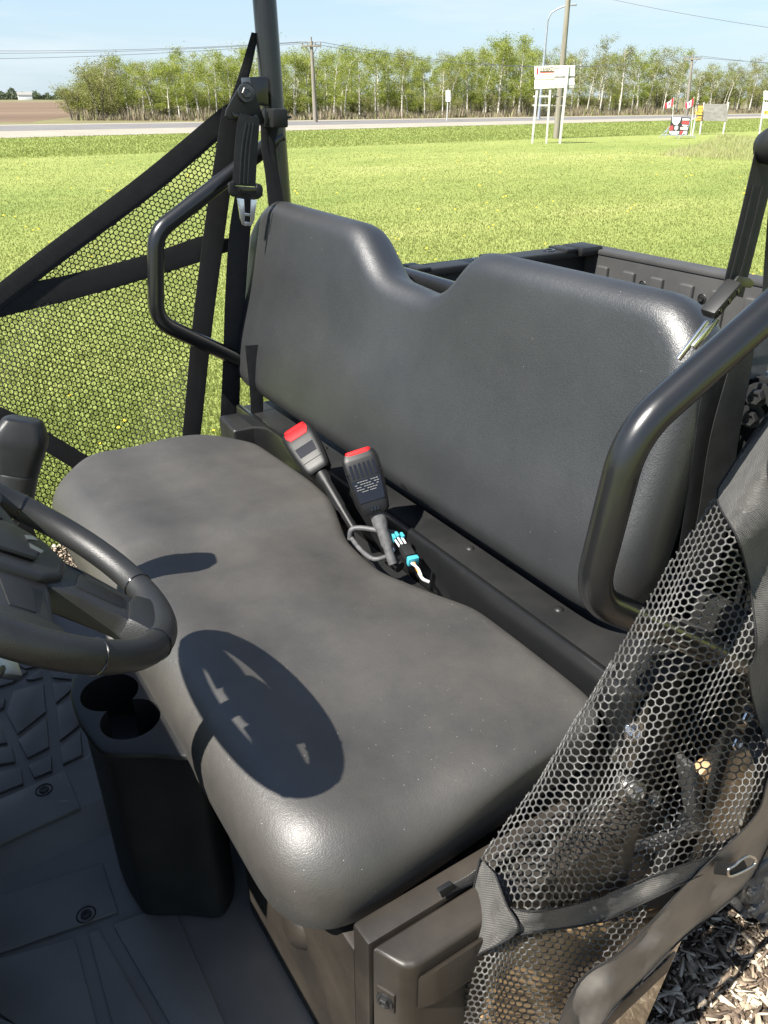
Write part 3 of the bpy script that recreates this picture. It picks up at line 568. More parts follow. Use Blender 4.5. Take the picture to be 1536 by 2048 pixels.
# portable black and red sign on a trestle, flags on it
b = at(1360, 277, z=0); o = empty('portable_sign', b, 'black, red and white banner sign leaning on a low metal trestle in the grass', 'sign')
tr = []
for (a0, a1) in (((1316, 280), (1340, 252)), ((1327, 279), (1337, 258)), ((1353, 271), (1356, 280.5)), ((1364, 271), (1355, 280.5)), ((1392, 281), (1388, 271)), ((1338, 258), (1326, 268)), ((1322, 269.5), (1390, 272.5)), ((1383, 236), (1374, 262)), ((1374, 262), (1362, 272))):
    tube('trestle_bar', [on_facing(*a0, b), on_facing(*a1, b)], .018, M['galv'], o, 6)
bp = [(1343, 234), (1382, 235.5), (1376, 270), (1337.5, 269)]
P = [on_facing(u, v, b) for u, v in bp]; nb2 = -Vector((b.x, b.y, 0)).normalized(); pn = prism('banner_panel', [p-nb2*.02 for p in P], nb2*.02, M['black'], o)
def patch(poly, mat, lift=.003): prism('printed_patch', [on_facing(u, v, b)+nb2*lift for u, v in poly], nb2*.003, mat, pn)
patch([(1345, 234.6), (1362, 234.8), (1359.5, 244), (1354, 250), (1348, 249), (1344, 243)], M['white']); patch([(1350, 252), (1356, 251.5), (1356, 257), (1352, 261), (1349, 258)], M['white'])
patch([(1340, 252), (1346, 251), (1346.5, 260), (1338.6, 260.5)], M['signred']); patch([(1339, 262), (1358.4, 262.5), (1357.5, 267), (1353, 269), (1344, 268.6), (1338.6, 266)], M['white'])
patch([(1365, 237), (1379.5, 237.5), (1379, 240.5), (1364.6, 240.5)], M['white']); patch([(1364, 242), (1378.5, 242.5), (1377, 248.6), (1363.6, 248)], M['signred']); patch([(1364, 249.4), (1376.8, 250.4), (1373, 253), (1366, 252.6)], M['white'])
patch([(1361, 254), (1376.4, 254.5), (1375, 259.8), (1360.4, 259.4)], M['pink']); patch([(1367.5, 262), (1374.6, 262), (1373.6, 268.6), (1364.4, 268.4)], M['white']); patch([(1360.2, 262), (1366, 262), (1362.5, 269), (1359.4, 269)], M['signred'])
LEAF = [(0, 1), (.1, .72), (.3, .82), (.24, .42), (.48, .62), (.54, .48), (.86, .5), (.76, .28), (.86, .2), (.46, -.1), (.5, -.3), (.06, -.22), (.06, -.6)]; LEAF = LEAF+[(-x, y) for x, y in LEAF[::-1]]
def flag(u, v, base_px, label):
    o = empty('flag', at(*base_px, z=0), label, 'flag', 'flags over the portable sign'); bb = at(*base_px, z=0)
    P = [on_facing(*p, bb) for p in base_px_line(base_px, (u+17.5, v-8))]; tube('flag_staff', P, .012, M['whiteplastic'], o, 6)
    c0 = [on_facing(u+x, y, bb) for x, y in ((17.5, v-7), (15, v+9), (0, v+5), (1.5, v+15))]       # hoist top, hoist bottom, fly top, fly bottom
    def cl(s, t): return (c0[0].lerp(c0[2], s)).lerp(c0[1].lerp(c0[3], s), t)+nb2*(.06*math.sin(s*7+t*2))+Vector((0, 0, -.03*math.sin(s*3.1)))
    for nm, s0, s1, mt in (('flag_red_bar', 0, .25, 'flagred'), ('flag_white_field', .25, .75, 'white'), ('flag_red_bar', .75, 1, 'flagred')):
        V = []; Fc = []; k = 8
        for i in range(k+1):
            for j in range(5): V.append(cl(s0+(s1-s0)*i/k, j/4))
        for i in range(k):
            for j in range(4): Fc.append((i*5+j, (i+1)*5+j, (i+1)*5+j+1, i*5+j+1))
        mesh(nm, V, Fc, M[mt], o, True)
    lv = [cl(.5+x*.16, .5-y*.30)+nb2*.012 for x, y in LEAF]; cc = cl(.5, .5)+nb2*.012
    mesh('maple_leaf', lv+[cc], [(i, (i+1) % len(lv), len(lv)) for i in range(len(lv))], M['flagred'], o)
def base_px_line(a, b): return [a, b]
flag(1330, 202, (1343, 272), 'left one of two red and white maple leaf flags above the portable sign')
flag(1370.5, 202, (1381, 273), 'right one of two red and white maple leaf flags above the portable sign')
# grey blank board and the amber sign beside it
b = at(1425, 269, z=0); o = empty('blank_board', b, 'weathered grey blank board on two posts to the right of the flags', 'sign')
rect_px('board', 1408, 207.5, 1454.5, 241.5, b, M['greyboard'], o, .03, .03, .8)
for a0, a1 in (((1399.5, 269), (1408.5, 205)), ((1446, 269.5), (1457.5, 204.5))): P = [on_facing(*a0, b), on_facing(*a1, b)]; P[0].z = 0; tube('post', P, .045, M['post'], o, 8)
b = at(1386, 270, z=0); o = empty('amber_sign', b, 'narrow dark sign with amber lettering blocks between flags and grey board', 'sign')
pa = rect_px('sign_panel', 1394.5, 208, 1406.5, 242, b, M['brown'], o, .025, .05)
for (u0, v0, u1, v1) in ((1396.5, 211.5, 1405.5, 217), (1396.5, 218.5, 1405, 223.5), (1395.5, 225, 1404, 229.5), (1394.8, 233, 1403, 236), (1390, 236, 1394.4, 241), (1395.2, 237.5, 1402.5, 240.5), (1391.4, 222, 1394.6, 229)): rect_px('lettering_block', u0, v0, u1, v1, b, M['amber'], pa, .003, .08)
P = [on_facing(1385, 270, b), on_facing(1391, 238, b)]; P[0].z = 0; tube('post', P, .045, M['post'], o, 8); P = [on_facing(1390.6, 240, b), on_facing(1397, 206, b)]; tube('post', P, .03, M['post'], o, 8)
# white sign at the right edge
b = at(1518, 270, z=0); o = empty('white_sign', b, 'tall white sign with red V on amber band at the right edge', 'sign')
pw = rect_px('sign_panel', 1526, 205, 1563, 236, b, M['white'], o, .025, .05, .6); rect_px('printed_band', 1527, 220.5, 1562, 229, b, M['amber'], pw, .003, .079, .4); txt('V', 1531.5, 224.6, 6, 6.5, M['signred'], pw, b)
rect_px('small_panel', 1527.5, 182, 1537, 199.5, b, M['white'], o, .02, .05)
P = [on_facing(1519, 268, b), on_facing(1531.5, 181, b)]; P[0].z = 0; tube('post', P, .045, M['post'], o, 8); P = [on_facing(1552, 270, b), on_facing(1562, 200, b)]; P[0].z = 0; tube('post', P, .045, M['post'], o, 8)
# small road sign by the road
b = at(894, 241.5, z=0); o = empty('road_sign', b, 'small white road sign seen from behind on a thin post by the road', 'sign')
rect_px('sign_panel', 891.5, 181, 900.5, 203, b, M['white'], o, .02, .06); P = [on_facing(893.8, 241.5, b), on_facing(896.5, 180, b)]; P[0].z = 0; tube('post', P, .05, M['post'], o, 8)
# farm shed on the horizon
b = at(52, 204, z=0)*1.0; k = 640/math.hypot(b.x, b.y); b = Vector((b.x*k, b.y*k, 0)); o = empty('farm_shed', b, 'tiny white shed far off on the left horizon', 'building')
X = Vector((b.y, -b.x, 0)).normalized(); box('wall', b+Vector((0, 0, 1.6)), (9, 6, 3.2), M['white'], o, rot=frame((0, 0, 1), X), bev=0.02)
g = [b+X*-4.7+Vector((0, 0, 3.2))+Vector((b.x, b.y, 0)).normalized()*s+Vector((0, 0, h)) for s, h in ((-3.3, 0), (0, 1.6), (3.3, 0))]; prism('roof', g, X*9.4, M['greyboard'], o)
# =================================================================== the utility vehicle
VEH = empty('utility_vehicle', (1.0, 1.22, 0), 'open tan and black utility vehicle with bench seat, roll bars and cargo bed', 'utility vehicle')
def fillet2(pts, n=7):
    """closed 2-D polygon, points (a, b, radius)"""
    out = []; N = len(pts)
    for i in range(N):
        A, B, C_ = (Vector((*pts[j % N][:2], 0)) for j in (i-1, i, i+1)); r = pts[i][2]
        d1 = (A-B).normalized(); d2 = (C_-B).normalized(); t = min(r/math.tan(d1.angle(d2)/2), .49*(A-B).length, .49*(C_-B).length); p1, p2 = B+d1*t, B+d2*t
        for k in range(n+1): s = k/n; out.append(p1*(1-s)**2+B*2*s*(1-s)+p2*s*s)
    return [(p.x, p.y) for p in out]
def resample(P, step):
    P = np.array(P+[P[0]]); d = np.r_[0, np.cumsum(np.hypot(*np.diff(P, axis=0).T))]; n = int(d[-1]/step); t = np.linspace(0, d[-1], n, endpoint=False)
    return np.stack([np.interp(t, d, P[:, 0]), np.interp(t, d, P[:, 1])], 1)
def smooth_ring(P, k):
    for _ in range(k): P = (np.roll(P, 1, 0)+2*P+np.roll(P, -1, 0))/4
    return P
def cushion(name, poly, mapf, rf, thick, hfun, mat, parent, step=.010, grid=.014, under=.03, m=9):
    O = smooth_ring(resample(fillet2(poly), step), 3); n = len(O); T = np.roll(O, -1, 0)-np.roll(O, 1, 0); T /= np.linalg.norm(T, axis=1)[:, None]; Nn = smooth_ring(np.stack([-T[:, 1], T[:, 0]], 1), 4)
    Nn /= np.linalg.norm(Nn, axis=1)[:, None]
    rings = []; r = smooth_ring(np.array([rf(a, b) for a, b in O])[:, None], 12)
    for ins, h in ((under+.03, -thick), (under, -thick), (under*.55, -thick+.006), (under*.2, -thick+.022), (.001, -thick*.62)): rings.append((O+Nn*ins, np.full((n, 1), h)))
    for j in range(m+1):
        ph = j/m*PI/2; rings.append((smooth_ring(O+Nn*(r*(1-math.cos(ph))), int(1+j*1.2)), -r+r*math.sin(ph)))
    V = []; Fc = []
    for Pn, hs in rings:
        for (a, b), h in zip(Pn, hs[:, 0]): V.append(mapf(a, b, h+hfun(a, b)*max(0., min(1., (h+thick)/thick))**2))
    for j in range(len(rings)-1):
        for i in range(n): Fc.append((j*n+i, j*n+(i+1) % n, (j+1)*n+(i+1) % n, (j+1)*n+i))
    Fc.append(tuple(range(n))[::-1])
    inner = rings[-1][0]; pv = [Vector(p) for p in inner]; lo = inner.min(0); hi = inner.max(0)
    gx, gy = np.meshgrid(np.arange(lo[0], hi[0], grid), np.arange(lo[1], hi[1], grid)); gx[1::2] += grid/2; G = np.stack([gx.ravel(), gy.ravel()], 1)
    ip = inpoly(G[:, 0], G[:, 1], [Vector((*p, 0)) for p in inner]); G = G[ip]; dm = np.sqrt(((G[:, None]-inner[None])**2).sum(2)).min(1); G = G[dm > grid*.6]
    res = delaunay_2d_cdt(pv+[Vector(p) for p in G], [(i, (i+1) % n) for i in range(n)], [], 1, 1e-6)
    base = len(V); ov = res[0]; omap = {}
    for k, v in enumerate(ov):
        orig = [q for q in res[3][k] if q < n]
        if orig: omap[k] = (len(rings)-1)*n+orig[0]
        else: omap[k] = len(V); V.append(mapf(v.x, v.y, hfun(v.x, v.y)))
    for f in res[2]: Fc.append(tuple(omap[k] for k in f))
    bm = bmesh.new(); bv = [bm.verts.new(p) for p in V]
    for q in Fc:
        try: bm.faces.new([bv[i] for i in q])
        except ValueError: pass
    return from_bm(name, bm, mat, parent, True, 60)
def sst(a, b, x): t = max(0., min(1., (x-a)/(b-a))); return t*t*(3-2*t)
SEAT_Z = .90
def seat_h(x, y):
    h = -.024*sst(1.28, 1.225, y)*sst(.22, .36, x)                      # the driver's half is dished a little
    h += .012*math.exp(-((x-.31)/.07)**2)                              # rolled front
    h -= .010*math.exp(-(((x-.62)/.09)**2+((y-1.06)/.14)**2))          # falls toward the buckle cut-out
    h -= .010*sst(.45, .68, x)
    h += .004*math.sin(y*9+x*3)*math.sin(x*11)
    return h
seat_poly = [(.203, .487, .11), (.716, .528, .035), (.720, .83, .05), (.690, .905, .06), (.652, 1.03, .10), (.655, 1.15, .06), (.690, 1.25, .05), (.696, 1.36, .1), (.690, 1.64, .06), (.61, 1.752, .10), (.31, 1.772, .14), (.200, 1.66, .15)]
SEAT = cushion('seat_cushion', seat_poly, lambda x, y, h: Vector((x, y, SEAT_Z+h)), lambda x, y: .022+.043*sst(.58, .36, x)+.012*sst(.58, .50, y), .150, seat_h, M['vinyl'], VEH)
BT = R(13); BP = Vector((.762, 0, .93)); BU = Vector((math.sin(BT), 0, math.cos(BT))); BN = Vector((-math.cos(BT), 0, math.sin(BT)))
def back_h(y, b):
    h = .006*math.sin(y*5)*math.sin(b*8) - .014*math.exp(-((y-1.22)/.12)**2)*sst(.15, .4, b)
    h += .010*math.exp(-((b-.12)/.10)**2)
    return h
back_poly = [(.578, .0, .10), (2.005, .0, .17), (2.022, .25, .3), (1.99, .40, .2), (1.90, .486, .08), (1.47, .478, .10), (1.345, .392, .12), (1.165, .380, .09), (1.085, .478, .07), (.66, .480, .10), (.588, .42, .10)]
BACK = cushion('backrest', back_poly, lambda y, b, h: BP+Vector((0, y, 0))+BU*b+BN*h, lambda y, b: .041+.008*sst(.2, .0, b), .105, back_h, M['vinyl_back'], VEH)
# ---- steel under and behind the seat
box('seat_rail', (.742, 1.19, .835), (.016, 1.36, .125), M['tube'], VEH, bev=.006)
box('rear_shelf', (.85, 1.19, .884), (.205, 1.36, .012), M['plastic'], VEH, bev=.002)
for y in (.72, .95, 1.5, 1.62): lathe('rivet', [(0, .004), (.005, .0035), (.008, .001), (.0085, 0)], (.80, y, .890), (0, 0, 1), M['plastic'], VEH, 14)
box('rear_bulkhead', (.985, 1.21, .62), (.03, 1.44, .62), M['plastic'], VEH, bev=.006)
box('seat_pan', (.53, 1.13, .715), (.38, 1.20, .06), M['plastic'], VEH, bev=.006)
box('seat_well', (.665, 1.05, .80), (.13, .42, .012), M['plastic'], VEH, bev=.002)
# ---- seat base and floor
FZ = .45
box('seat_base_front', (.40, 1.36, .51), (.03, 1.10, .46), M['plastic'], VEH, bev=.008)
tube('base_trim', arcs([at(386, 1590, x=.384), at(405, 1765, x=.384), at(520, 1985, x=.384)], .03), .004, M['bed'], VEH, 8)
prism('base_corner_panel', [(.268, .835, .22), (.272, .4885, .22), (.45, .4885, .22), (.45, .835, .22)], (0, 0, .529), M['dusty'], VEH, .008)
prism('base_side_post', [(.272, .4884, .22), (.2735, .4565, .22), (.60, .4565, .22), (.60, .4884, .22)], (0, 0, .58), M['dusty'], VEH, .005)
lathe('corner_boss', [(0, .012), (.018, .011), (.030, .004), (.036, -.006)], at(590, 1848, x=.269), (-1, 0, .25), M['dusty'], VEH, 20)
sc = prism('side_cover', [(.2745, .4525, .18), (.292, .416, .18), (.304, .409, .18), (.66, .409, .18), (.66, .4525, .18)], (0, 0, .62), M['dusty'], VEH, .008, 3)
prism('side_cover_lip', [(.305, .408, .715), (.325, .398, .725), (.42, .398, .725), (.42, .408, .715)], (0, 0, .065), M['dusty'], VEH, .005)
pz = Vector((.2832, .4345, .725)); box('bolt_plate', pz, (.006, .024, .034), M['dusty'], VEH, rot=Matrix.Rotation(R(25.6), 3, 'Z'), bev=.002); bolt(pz+Vector((-.90, -.43, 0))*.003, (-.90, -.43, 0), .0072, M['plastic'], VEH)
# floor: upper pan, a low step, lower pan
L1 = [at(-140, 1766, z=FZ), at(175, 1612, z=FZ)]; L2 = [at(-140, 1830, z=.42), at(215, 1672, z=.42)]
y1 = L1[1].y; y2 = L2[1].y
fv = [(-.75, 1.98, FZ), (.31, 1.98, FZ), (.31, y1, FZ), (-.75, y1+.02, FZ), (-.75, y2+.02, .42), (.31, y2, .42), (.31, .43, .42), (-.75, .43, .42)]
fl = mesh('floor_pan', fv+[(x, y, z-.05) for x, y, z in fv], [(0, 3, 2, 1), (3, 4, 5, 2), (4, 7, 6, 5), (8, 9, 10, 11), (11, 10, 13, 12), (12, 13, 14, 15), (0, 1, 9, 8), (7, 15, 14, 6), (1, 2, 10, 9), (2, 5, 13, 10), (5, 6, 14, 13), (0, 8, 11, 3), (3, 11, 12, 4), (4, 12, 15, 7)], M['floor'], VEH)
zx = lambda q: (q[0]/2.194, 1280+q[1]/2.194)
pads = [[(32, 328), (78, 418), (203, 320), (190, 197), (60, 232)], [(82, 446), (205, 347), (217, 474), (121, 523)], [(127, 556), (227, 510), (229, 579), (151, 610)], [(232, 196), (318, 192), (324, 216), (246, 283)], [(251, 301), (344, 252), (349, 380), (263, 448)],
        [(266, 476), (354, 407), (364, 509), (276, 550)], [(-60, 400), (0, 382), (33, 456), (-60, 470)], [(-60, 490), (54, 472), (69, 539), (-60, 560)], [(-60, 600), (94, 567), (104, 634), (-60, 700)], [(112, 178), (178, 134), (188, 168), (142, 180)], [(-60, 300), (24, 262), (18, 300), (-60, 330)],
        [(-60, 225), (58, 190), (124, 142), (70, 132), (-60, 170)], [(222, 142), (298, 152), (316, 178), (232, 170)], [(60, 100), (120, 95), (170, 118), (110, 132)], [(180, 60), (290, 80), (300, 130), (200, 120)]]
for q in pads: prism('floor_pad', [at(*zx(p), z=FZ+.001) for p in q], (0, 0, .005), M['floor'], fl, .0018, 2)
prism('floor_hatch', [at(*zx(p), z=FZ+.001) for p in [(-60, 738), (288, 580), (356, 742), (-60, 930)]], (0, 0, .006), M['floor'], fl, .0025)
prism('floor_hatch', [at(*zx(p), z=.421) for p in [(-60, 1150), (452, 985), (520, 1198), (-60, 1400)]], (0, 0, .005), M['floor'], fl, .0025)
for q in ([(-60, 1424), (330, 1316), (430, 1700), (80, 1700), (-60, 1600)], [(390, 1296), (435, 1276), (680, 1700), (498, 1700)], [(497, 1256), (755, 1161), (992, 1700), (752, 1700)], [(-60, 1640), (60, 1690), (60, 1720), (-60, 1720)]): prism('floor_pad', [at(*zx(p), z=.421) for p in q], (0, 0, .005), M['floor'], fl, .0018, 2)
for q, zz in (((193, 658), FZ+.007), ((378, 1205), .426)):
    c = at(*zx(q), z=zz); lathe('screw', [(0, .001), (.005, .003), (.008, .003), (.009, .0), (.0135, -.001), (.0145, .002), (.016, .0)], c, (0, 0, 1), M['plastic'], fl, 20)
box('side_sill', (-.1, .40, .28), (.84, .06, .14), M['plastic'], VEH, bev=.02)
box('side_sill', (-.1, 2.01, .28), (.84, .06, .14), M['plastic'], VEH, bev=.02)
# pedal seen at the far left
box('pedal', at(8, 1333, z=.55), (.06, .08, .015), M['zinc'], VEH, rot=Matrix.Rotation(R(35), 3, 'Y'), bev=.003); tube('pedal_arm', [at(6, 1336, z=.55), at(-40, 1400, z=.68)], .008, M['darksteel'], VEH, 8)
# ---- cup holder console
CZ = .803
def console():
    out = [at(u, v, z=CZ) for u, v in [(172, 1344), (150, 1368), (149, 1392), (166, 1440), (200, 1488), (224, 1500), (306, 1501), (400, 1500), (430, 1420), (345, 1330)]]
    O = resample([(p.x, p.y) for p in catmull(out, 5, True)], .01); n = len(O); c1 = at(219, 1384, z=CZ); c2 = at(261, 1437, z=CZ); rr = .0435; ns = 30
    holes = [[(c.x+rr*math.cos(2*PI*k/ns), c.y+rr*math.sin(2*PI*k/ns)) for k in range(ns)] for c in (c1, c2)]
    d = (c2-c1).normalized(); s = Vector((-d.y, d.x, 0))*.016; slot = [(q.x, q.y) for q in (c1+s, c2+s, c2-s, c1-s)]
    pts = [Vector(p) for p in O]; ed = [(i, (i+1) % n) for i in range(n)]
    for h in holes+[slot]:
        b0 = len(pts); pts += [Vector(p) for p in h]; ed += [(b0+i, b0+(i+1) % len(h)) for i in range(len(h))]
    r = delaunay_2d_cdt(pts, ed, [], 1, 1e-7); bm = bmesh.new(); ax = O.mean(0)
    tv = [bm.verts.new((v.x, v.y, CZ)) for v in r[0]]; bt = {}; keep = []
    inh = lambda c: any((c.x-q.x)**2+(c.y-q.y)**2 < rr*rr for q in (c1, c2)) or (abs((c-Vector((c1.x, c1.y))).dot(Vector((s.x, s.y)).normalized())) < .016 and 0 < (c-Vector((c1.x, c1.y))).dot(Vector((d.x, d.y))) < (c2-c1).length)
    hole_e = {}
    for f in r[2]:
        c = sum((r[0][k] for k in f), Vector((0, 0)))/3
        if inh(c):
            for k in f:
                if k not in bt: bt[k] = bm.verts.new((r[0][k].x, r[0][k].y, CZ-.085))
            bm.faces.new([bt[k] for k in f])
            for a, b in zip(f, list(f[1:])+[f[0]]): hole_e[(a, b)] = 1
        else: bm.faces.new([tv[k] for k in f])
    for (a, b) in list(hole_e):
        if (b, a) not in hole_e: bm.faces.new([tv[a], tv[b], bt[b], bt[a]])
    # outer wall with a rounded lip, tapering to the floor
    prof = [(0, 0), (-.004, -.002), (-.006, -.007), (-.003, -.016), (.003, -.03), (.005, -.2), (.006, -(CZ-.43))]; Tn = np.roll(O, -1, 0)-np.roll(O, 1, 0); Tn /= np.linalg.norm(Tn, axis=1)[:, None]; Nn = np.stack([-Tn[:, 1], Tn[:, 0]], 1)
    if np.dot(Nn[0], ax-O[0]) < 0: Nn = -Nn
    prev = None
    first = {tuple(i for i in r[3][k] if i < n)[0]: tv[k] for k in range(len(r[0])) if any(i < n for i in r[3][k])}
    for j, (ins, dz) in enumerate(prof):
        ring = [first[i] if j == 0 and i in first else bm.verts.new((O[i, 0]+Nn[i, 0]*ins, O[i, 1]+Nn[i, 1]*ins, CZ+dz)) for i in range(n)]
        if prev:
            for i in range(n): bm.faces.new([prev[i], prev[(i+1) % n], ring[(i+1) % n], ring[i]])
        prev = ring
    return from_bm('cup_holder', bm, M['plastic'], VEH, True, 35)
console()
# ---- dashboard and front body (left of the picture; it shades the floor)
dsh = prism('dashboard', [(-.16, .46, .98), (-.15, .46, 1.01), (-.19, .46, 1.04), (-.62, .46, 1.03), (-.66, .46, .62), (-.36, .46, .62)], (0, 1.50, 0), M['plastic'], VEH, .02, 3)
prism('dash_shade_block', [(-.045, .78, 1.09), (-.035, .78, 1.12), (-.10, .78, 1.15), (-.56, .78, 1.13), (-.56, .78, .70), (-.18, .78, .70)], (0, .56, 0), M['plastic'], VEH, .02, 3)  # unseen block added on the dash to keep sun off seat base and console
prism('hood', [(-.66, .50, 1.12), (-1.20, .50, .98), (-1.36, .50, .80), (-1.36, .50, .50), (-.66, .50, .50)], (0, 1.42, 0), M['tan'], VEH, .03, 3)
box('firewall', (-.72, 1.22, .50), (.06, 1.44, .46), M['plastic'], VEH, bev=.01)
# ---- steering wheel
WC = Vector((.039, .75, 1.228)); wa = R(51); WN = Vector((math.cos(wa), 0, math.sin(wa))); W1 = Vector((0, 1, 0)); W2 = WN.cross(W1); WR, Wr = .1735, .0154
wp = lambda r_, deg, h=0: WC+(W1*math.cos(R(deg))+W2*math.sin(R(deg)))*r_+WN*h
SW = empty('steering_wheel', WC); SW.parent = VEH; SW.matrix_parent_inverse = WORLD[VEH.name].inverted()
def rim_r(d): return Wr*(1+.05*math.exp(-(((d-250+180) % 360-180)/22)**2)+.05*math.exp(-(((d+180) % 360-180)/22)**2)+.05*math.exp(-(((d-180+180) % 360-180)/22)**2))
angs = [k*360/160 for k in range(160)]
tube('rim', [wp(WR, d) for d in angs], [rim_r(d) for d in angs], M['wheel'], SW, 22, True)
for d in (232, 283, 342, 18, 162, 198): 
    Mr = [wp(WR, d)+((wp(WR, d)-WC).normalized()*math.cos(a)+WN*math.sin(a))*(rim_r(d)+.0002) for a in [2*PI*k/22 for k in range(22)]]; tube('rim_seam', Mr, .0011, M['gloss'], SW, 5, True)
def spoke(deg, w0, w1, r0, r1, th=.020):
    d = (W1*math.cos(R(deg))+W2*math.sin(R(deg))); s = WN.cross(d)
    def q(r_, o, h): return WC+d*r_+s*o+WN*h
    top = [q(r0, -w0, .006), q(r0+.035, -w0*.92, .008), q(r1-.03, -w1, .006), q(r1, -w1*1.25, .004), q(r1, w1*1.25, .004), q(r1-.03, w1, .006), q(r0+.035, w0*.92, .008), q(r0, w0, .006)]
    o = prism('spoke', [p-WN*th for p in top], WN*th, M['wheel'], SW, .004, 2)
    ins = [q(r0+.03, -w0*.45, .0085), q(r1-.032, -w1*.42, .0065), q(r1-.032, w1*.42, .0065), q(r0+.03, w0*.45, .0085)]
    prism('spoke_inlay', [p-WN*.0035 for p in ins], WN*.0045, M['plastic'], SW, .001)
    e = [q(r1-.026, -w1*1.05, .008), q(r1+.004, -w1*1.35, .010), q(r1+.004, w1*1.35, .010), q(r1-.020, w1*1.15, .008), q(r1-.026, w1*.3, .008)]
    prism('spoke_end', [p-WN*.024 for p in e], WN*.024, M['wheel'], SW, .004, 2)
    return o
spoke(250, .042, .034, .045, .158, .026); spoke(3, .036, .028, .045, .158); spoke(177, .036, .028, .045, .158)
hub = [wp(.064, a, -.006) for a in (20, 55, 125, 160, 205, 232, 270, 305, 338)]
HB = prism('hub', hub, WN*.020, M['wheel'], SW, .008, 3)
prism('hub_badge', [wp(r_, a, .0145) for r_, a in ((.040, 30), (.034, 90), (.040, 150), (.039, 210), (.033, 270), (.039, 330))], WN*.006, M['plastic'], HB, .003)
for sg in (-1, 1):
    prism('hub_mark', [wp(.022, 270+sg*40, .0206), wp(.033, 270+sg*36, .0206), wp(.033, 270+sg*22, .0206), wp(.018, 270+sg*14, .0206)], WN*.0008, M['zinc'], HB)
tube('steering_column', [WC-WN*.006, WC-WN*.26], .018, M['plastic'], SW, 16)
box('column_shroud', WC-WN*.21, (.09, .10, .12), M['plastic'], SW, rot=frame(WN, (0, 1, 0)), bev=.02)
# ---- gear lever
tp = at(40, 905, z=1.165); lv = empty('gear_lever', tp); lv.parent = VEH; lv.matrix_parent_inverse = WORLD[VEH.name].inverted()
ax = Vector((.30, .10, .95)).normalized(); fr = frame(ax, (1, -.35, 0))
def sect(rx, ry, h, n=18, e=2.6): return [tp+fr @ Vector((rx*math.copysign(abs(math.cos(a))**(2/e), math.cos(a)), ry*math.copysign(abs(math.sin(a))**(2/e), math.sin(a)), h)) for a in [2*PI*k/n for k in range(n)]]
def loft(name, secs, mat, parent):
    n = len(secs[0]); V = [p for s in secs for p in s]; Fc = [(j*n+i, j*n+(i+1) % n, (j+1)*n+(i+1) % n, (j+1)*n+i) for j in range(len(secs)-1) for i in range(n)]+[tuple(range(n))[::-1], tuple(range((len(secs)-1)*n, len(secs)*n))]
    return mesh(name, V, Fc, mat, parent, True, 45)
loft('knob', [sect(.028, .026, -.030, 24, 3.2), sect(.030, .028, -.012, 24, 4), sect(.035, .031, .012, 24, 4.5), sect(.035, .031, .026, 24, 4.5), sect(.026, .025, .048, 24, 4), sect(.020, .019, .051, 24, 4)], M['plastic'], lv)
loft('grip', [sect(.021, .020, -.10)]+[sect(.022+(.0012 if k % 2 else 0)+.00025*k, .021+(.0012 if k % 2 else 0)+.00025*k, -.095+.0032*k) for k in range(21)]+[sect(.026, .024, -.0305)], M['wheel'], lv)
tube('lever_shaft', [tp-ax*.10, tp-ax*.20+Vector((-.03, .0, 0)), tp-ax*.30+Vector((-.16, 0, 0))], .009, M['darksteel'], lv, 10)
# ---- roll bars and grab bars
pt = [at(571, 700, x=.93), at(560, 400, x=.93), at(529, 0, x=.93)]; dv = (pt[2]-pt[1]).normalized()
tube('roll_bar', arcs([Vector((.945, pt[1].y-.02, .35)), pt[1]-dv*.35, pt[2]+dv*.25, Vector((.84, 1.22, 2.13)), Vector((.80, .50, 2.13)), Vector((1.02, .44, 1.9)), Vector((1.07, .44, .45))], [.1, .2, .12, .12, .12, .2, .1], 8), .0278, M['tube'], VEH, 20)
tube('grab_bar', arcs([at(560, 272, y=1.93), at(311, 466, y=1.90), at(312, 642, y=1.90), at(560, 757, y=1.93)], .075, 10), .0195, M['tube'], VEH, 18)
tube('grab_bar', arcs([at(1690, 487, y=.47), at(1262, 868, y=.50), at(1178, 1195, y=.50), at(1520, 1345, y=.48)], [.1, .10, .075, .1], 12), .0197, M['tube'], VEH, 22)
tube('roof_rail', arcs([pt[2]+dv*.23+Vector((-.02, -.02, 0)), Vector((.0, 1.96, 2.13)), Vector((-.34, 1.97, 1.72)), Vector((-.62, 1.97, 1.0))], .12, 8), .0275, M['tube'], VEH, 18)
tube('cross_bar', [Vector((1.05, 1.95, 1.250)), Vector((1.05, .46, 1.250))], .022, M['tube'], VEH, 18)
# ---- far seat belt
SB = empty('seat_belt', at(490, 200, y=1.86)); SB.parent = VEH; SB.matrix_parent_inverse = WORLD[VEH.name].inverted()
plate('anchor_block', [(500, 154), (531, 153), (537, 160), (538, 212), (503, 211)], .055, M['tube'], SB, .004, y=1.885)
plate('belt_guide', [(481, 170), (487, 164), (497, 163), (505, 171), (514, 195), (521, 216), (530, 240), (529, 248), (524, 251), (500, 246), (458, 240), (451, 231), (453, 219), (466, 195)], .006, M['plastic'], SB, .002, y=1.862)
plate('guide_slot', [(463, 223), (470, 227), (505, 233), (512, 228), (517, 236), (505, 242), (468, 236)], .0015, M['gloss'], SB, .0004, y=1.8545)
bolt(at(492.5, 186, y=1.855), (-.15, -1, .1), .0125, M['darksteel'], SB)
strap('webbing', [(500, 231, 38), (497, 246, 44), (492, 300, 46), (488, 372, 46)], M['belt'], SB, .002, y=1.852)
for du in (-8, 0, 8): strap('webbing_rib', [(500+du*.9, 246, 4), (492+du, 300, 4), (488+du, 368, 4)], M['belt'], SB, .0012, y=1.8505)
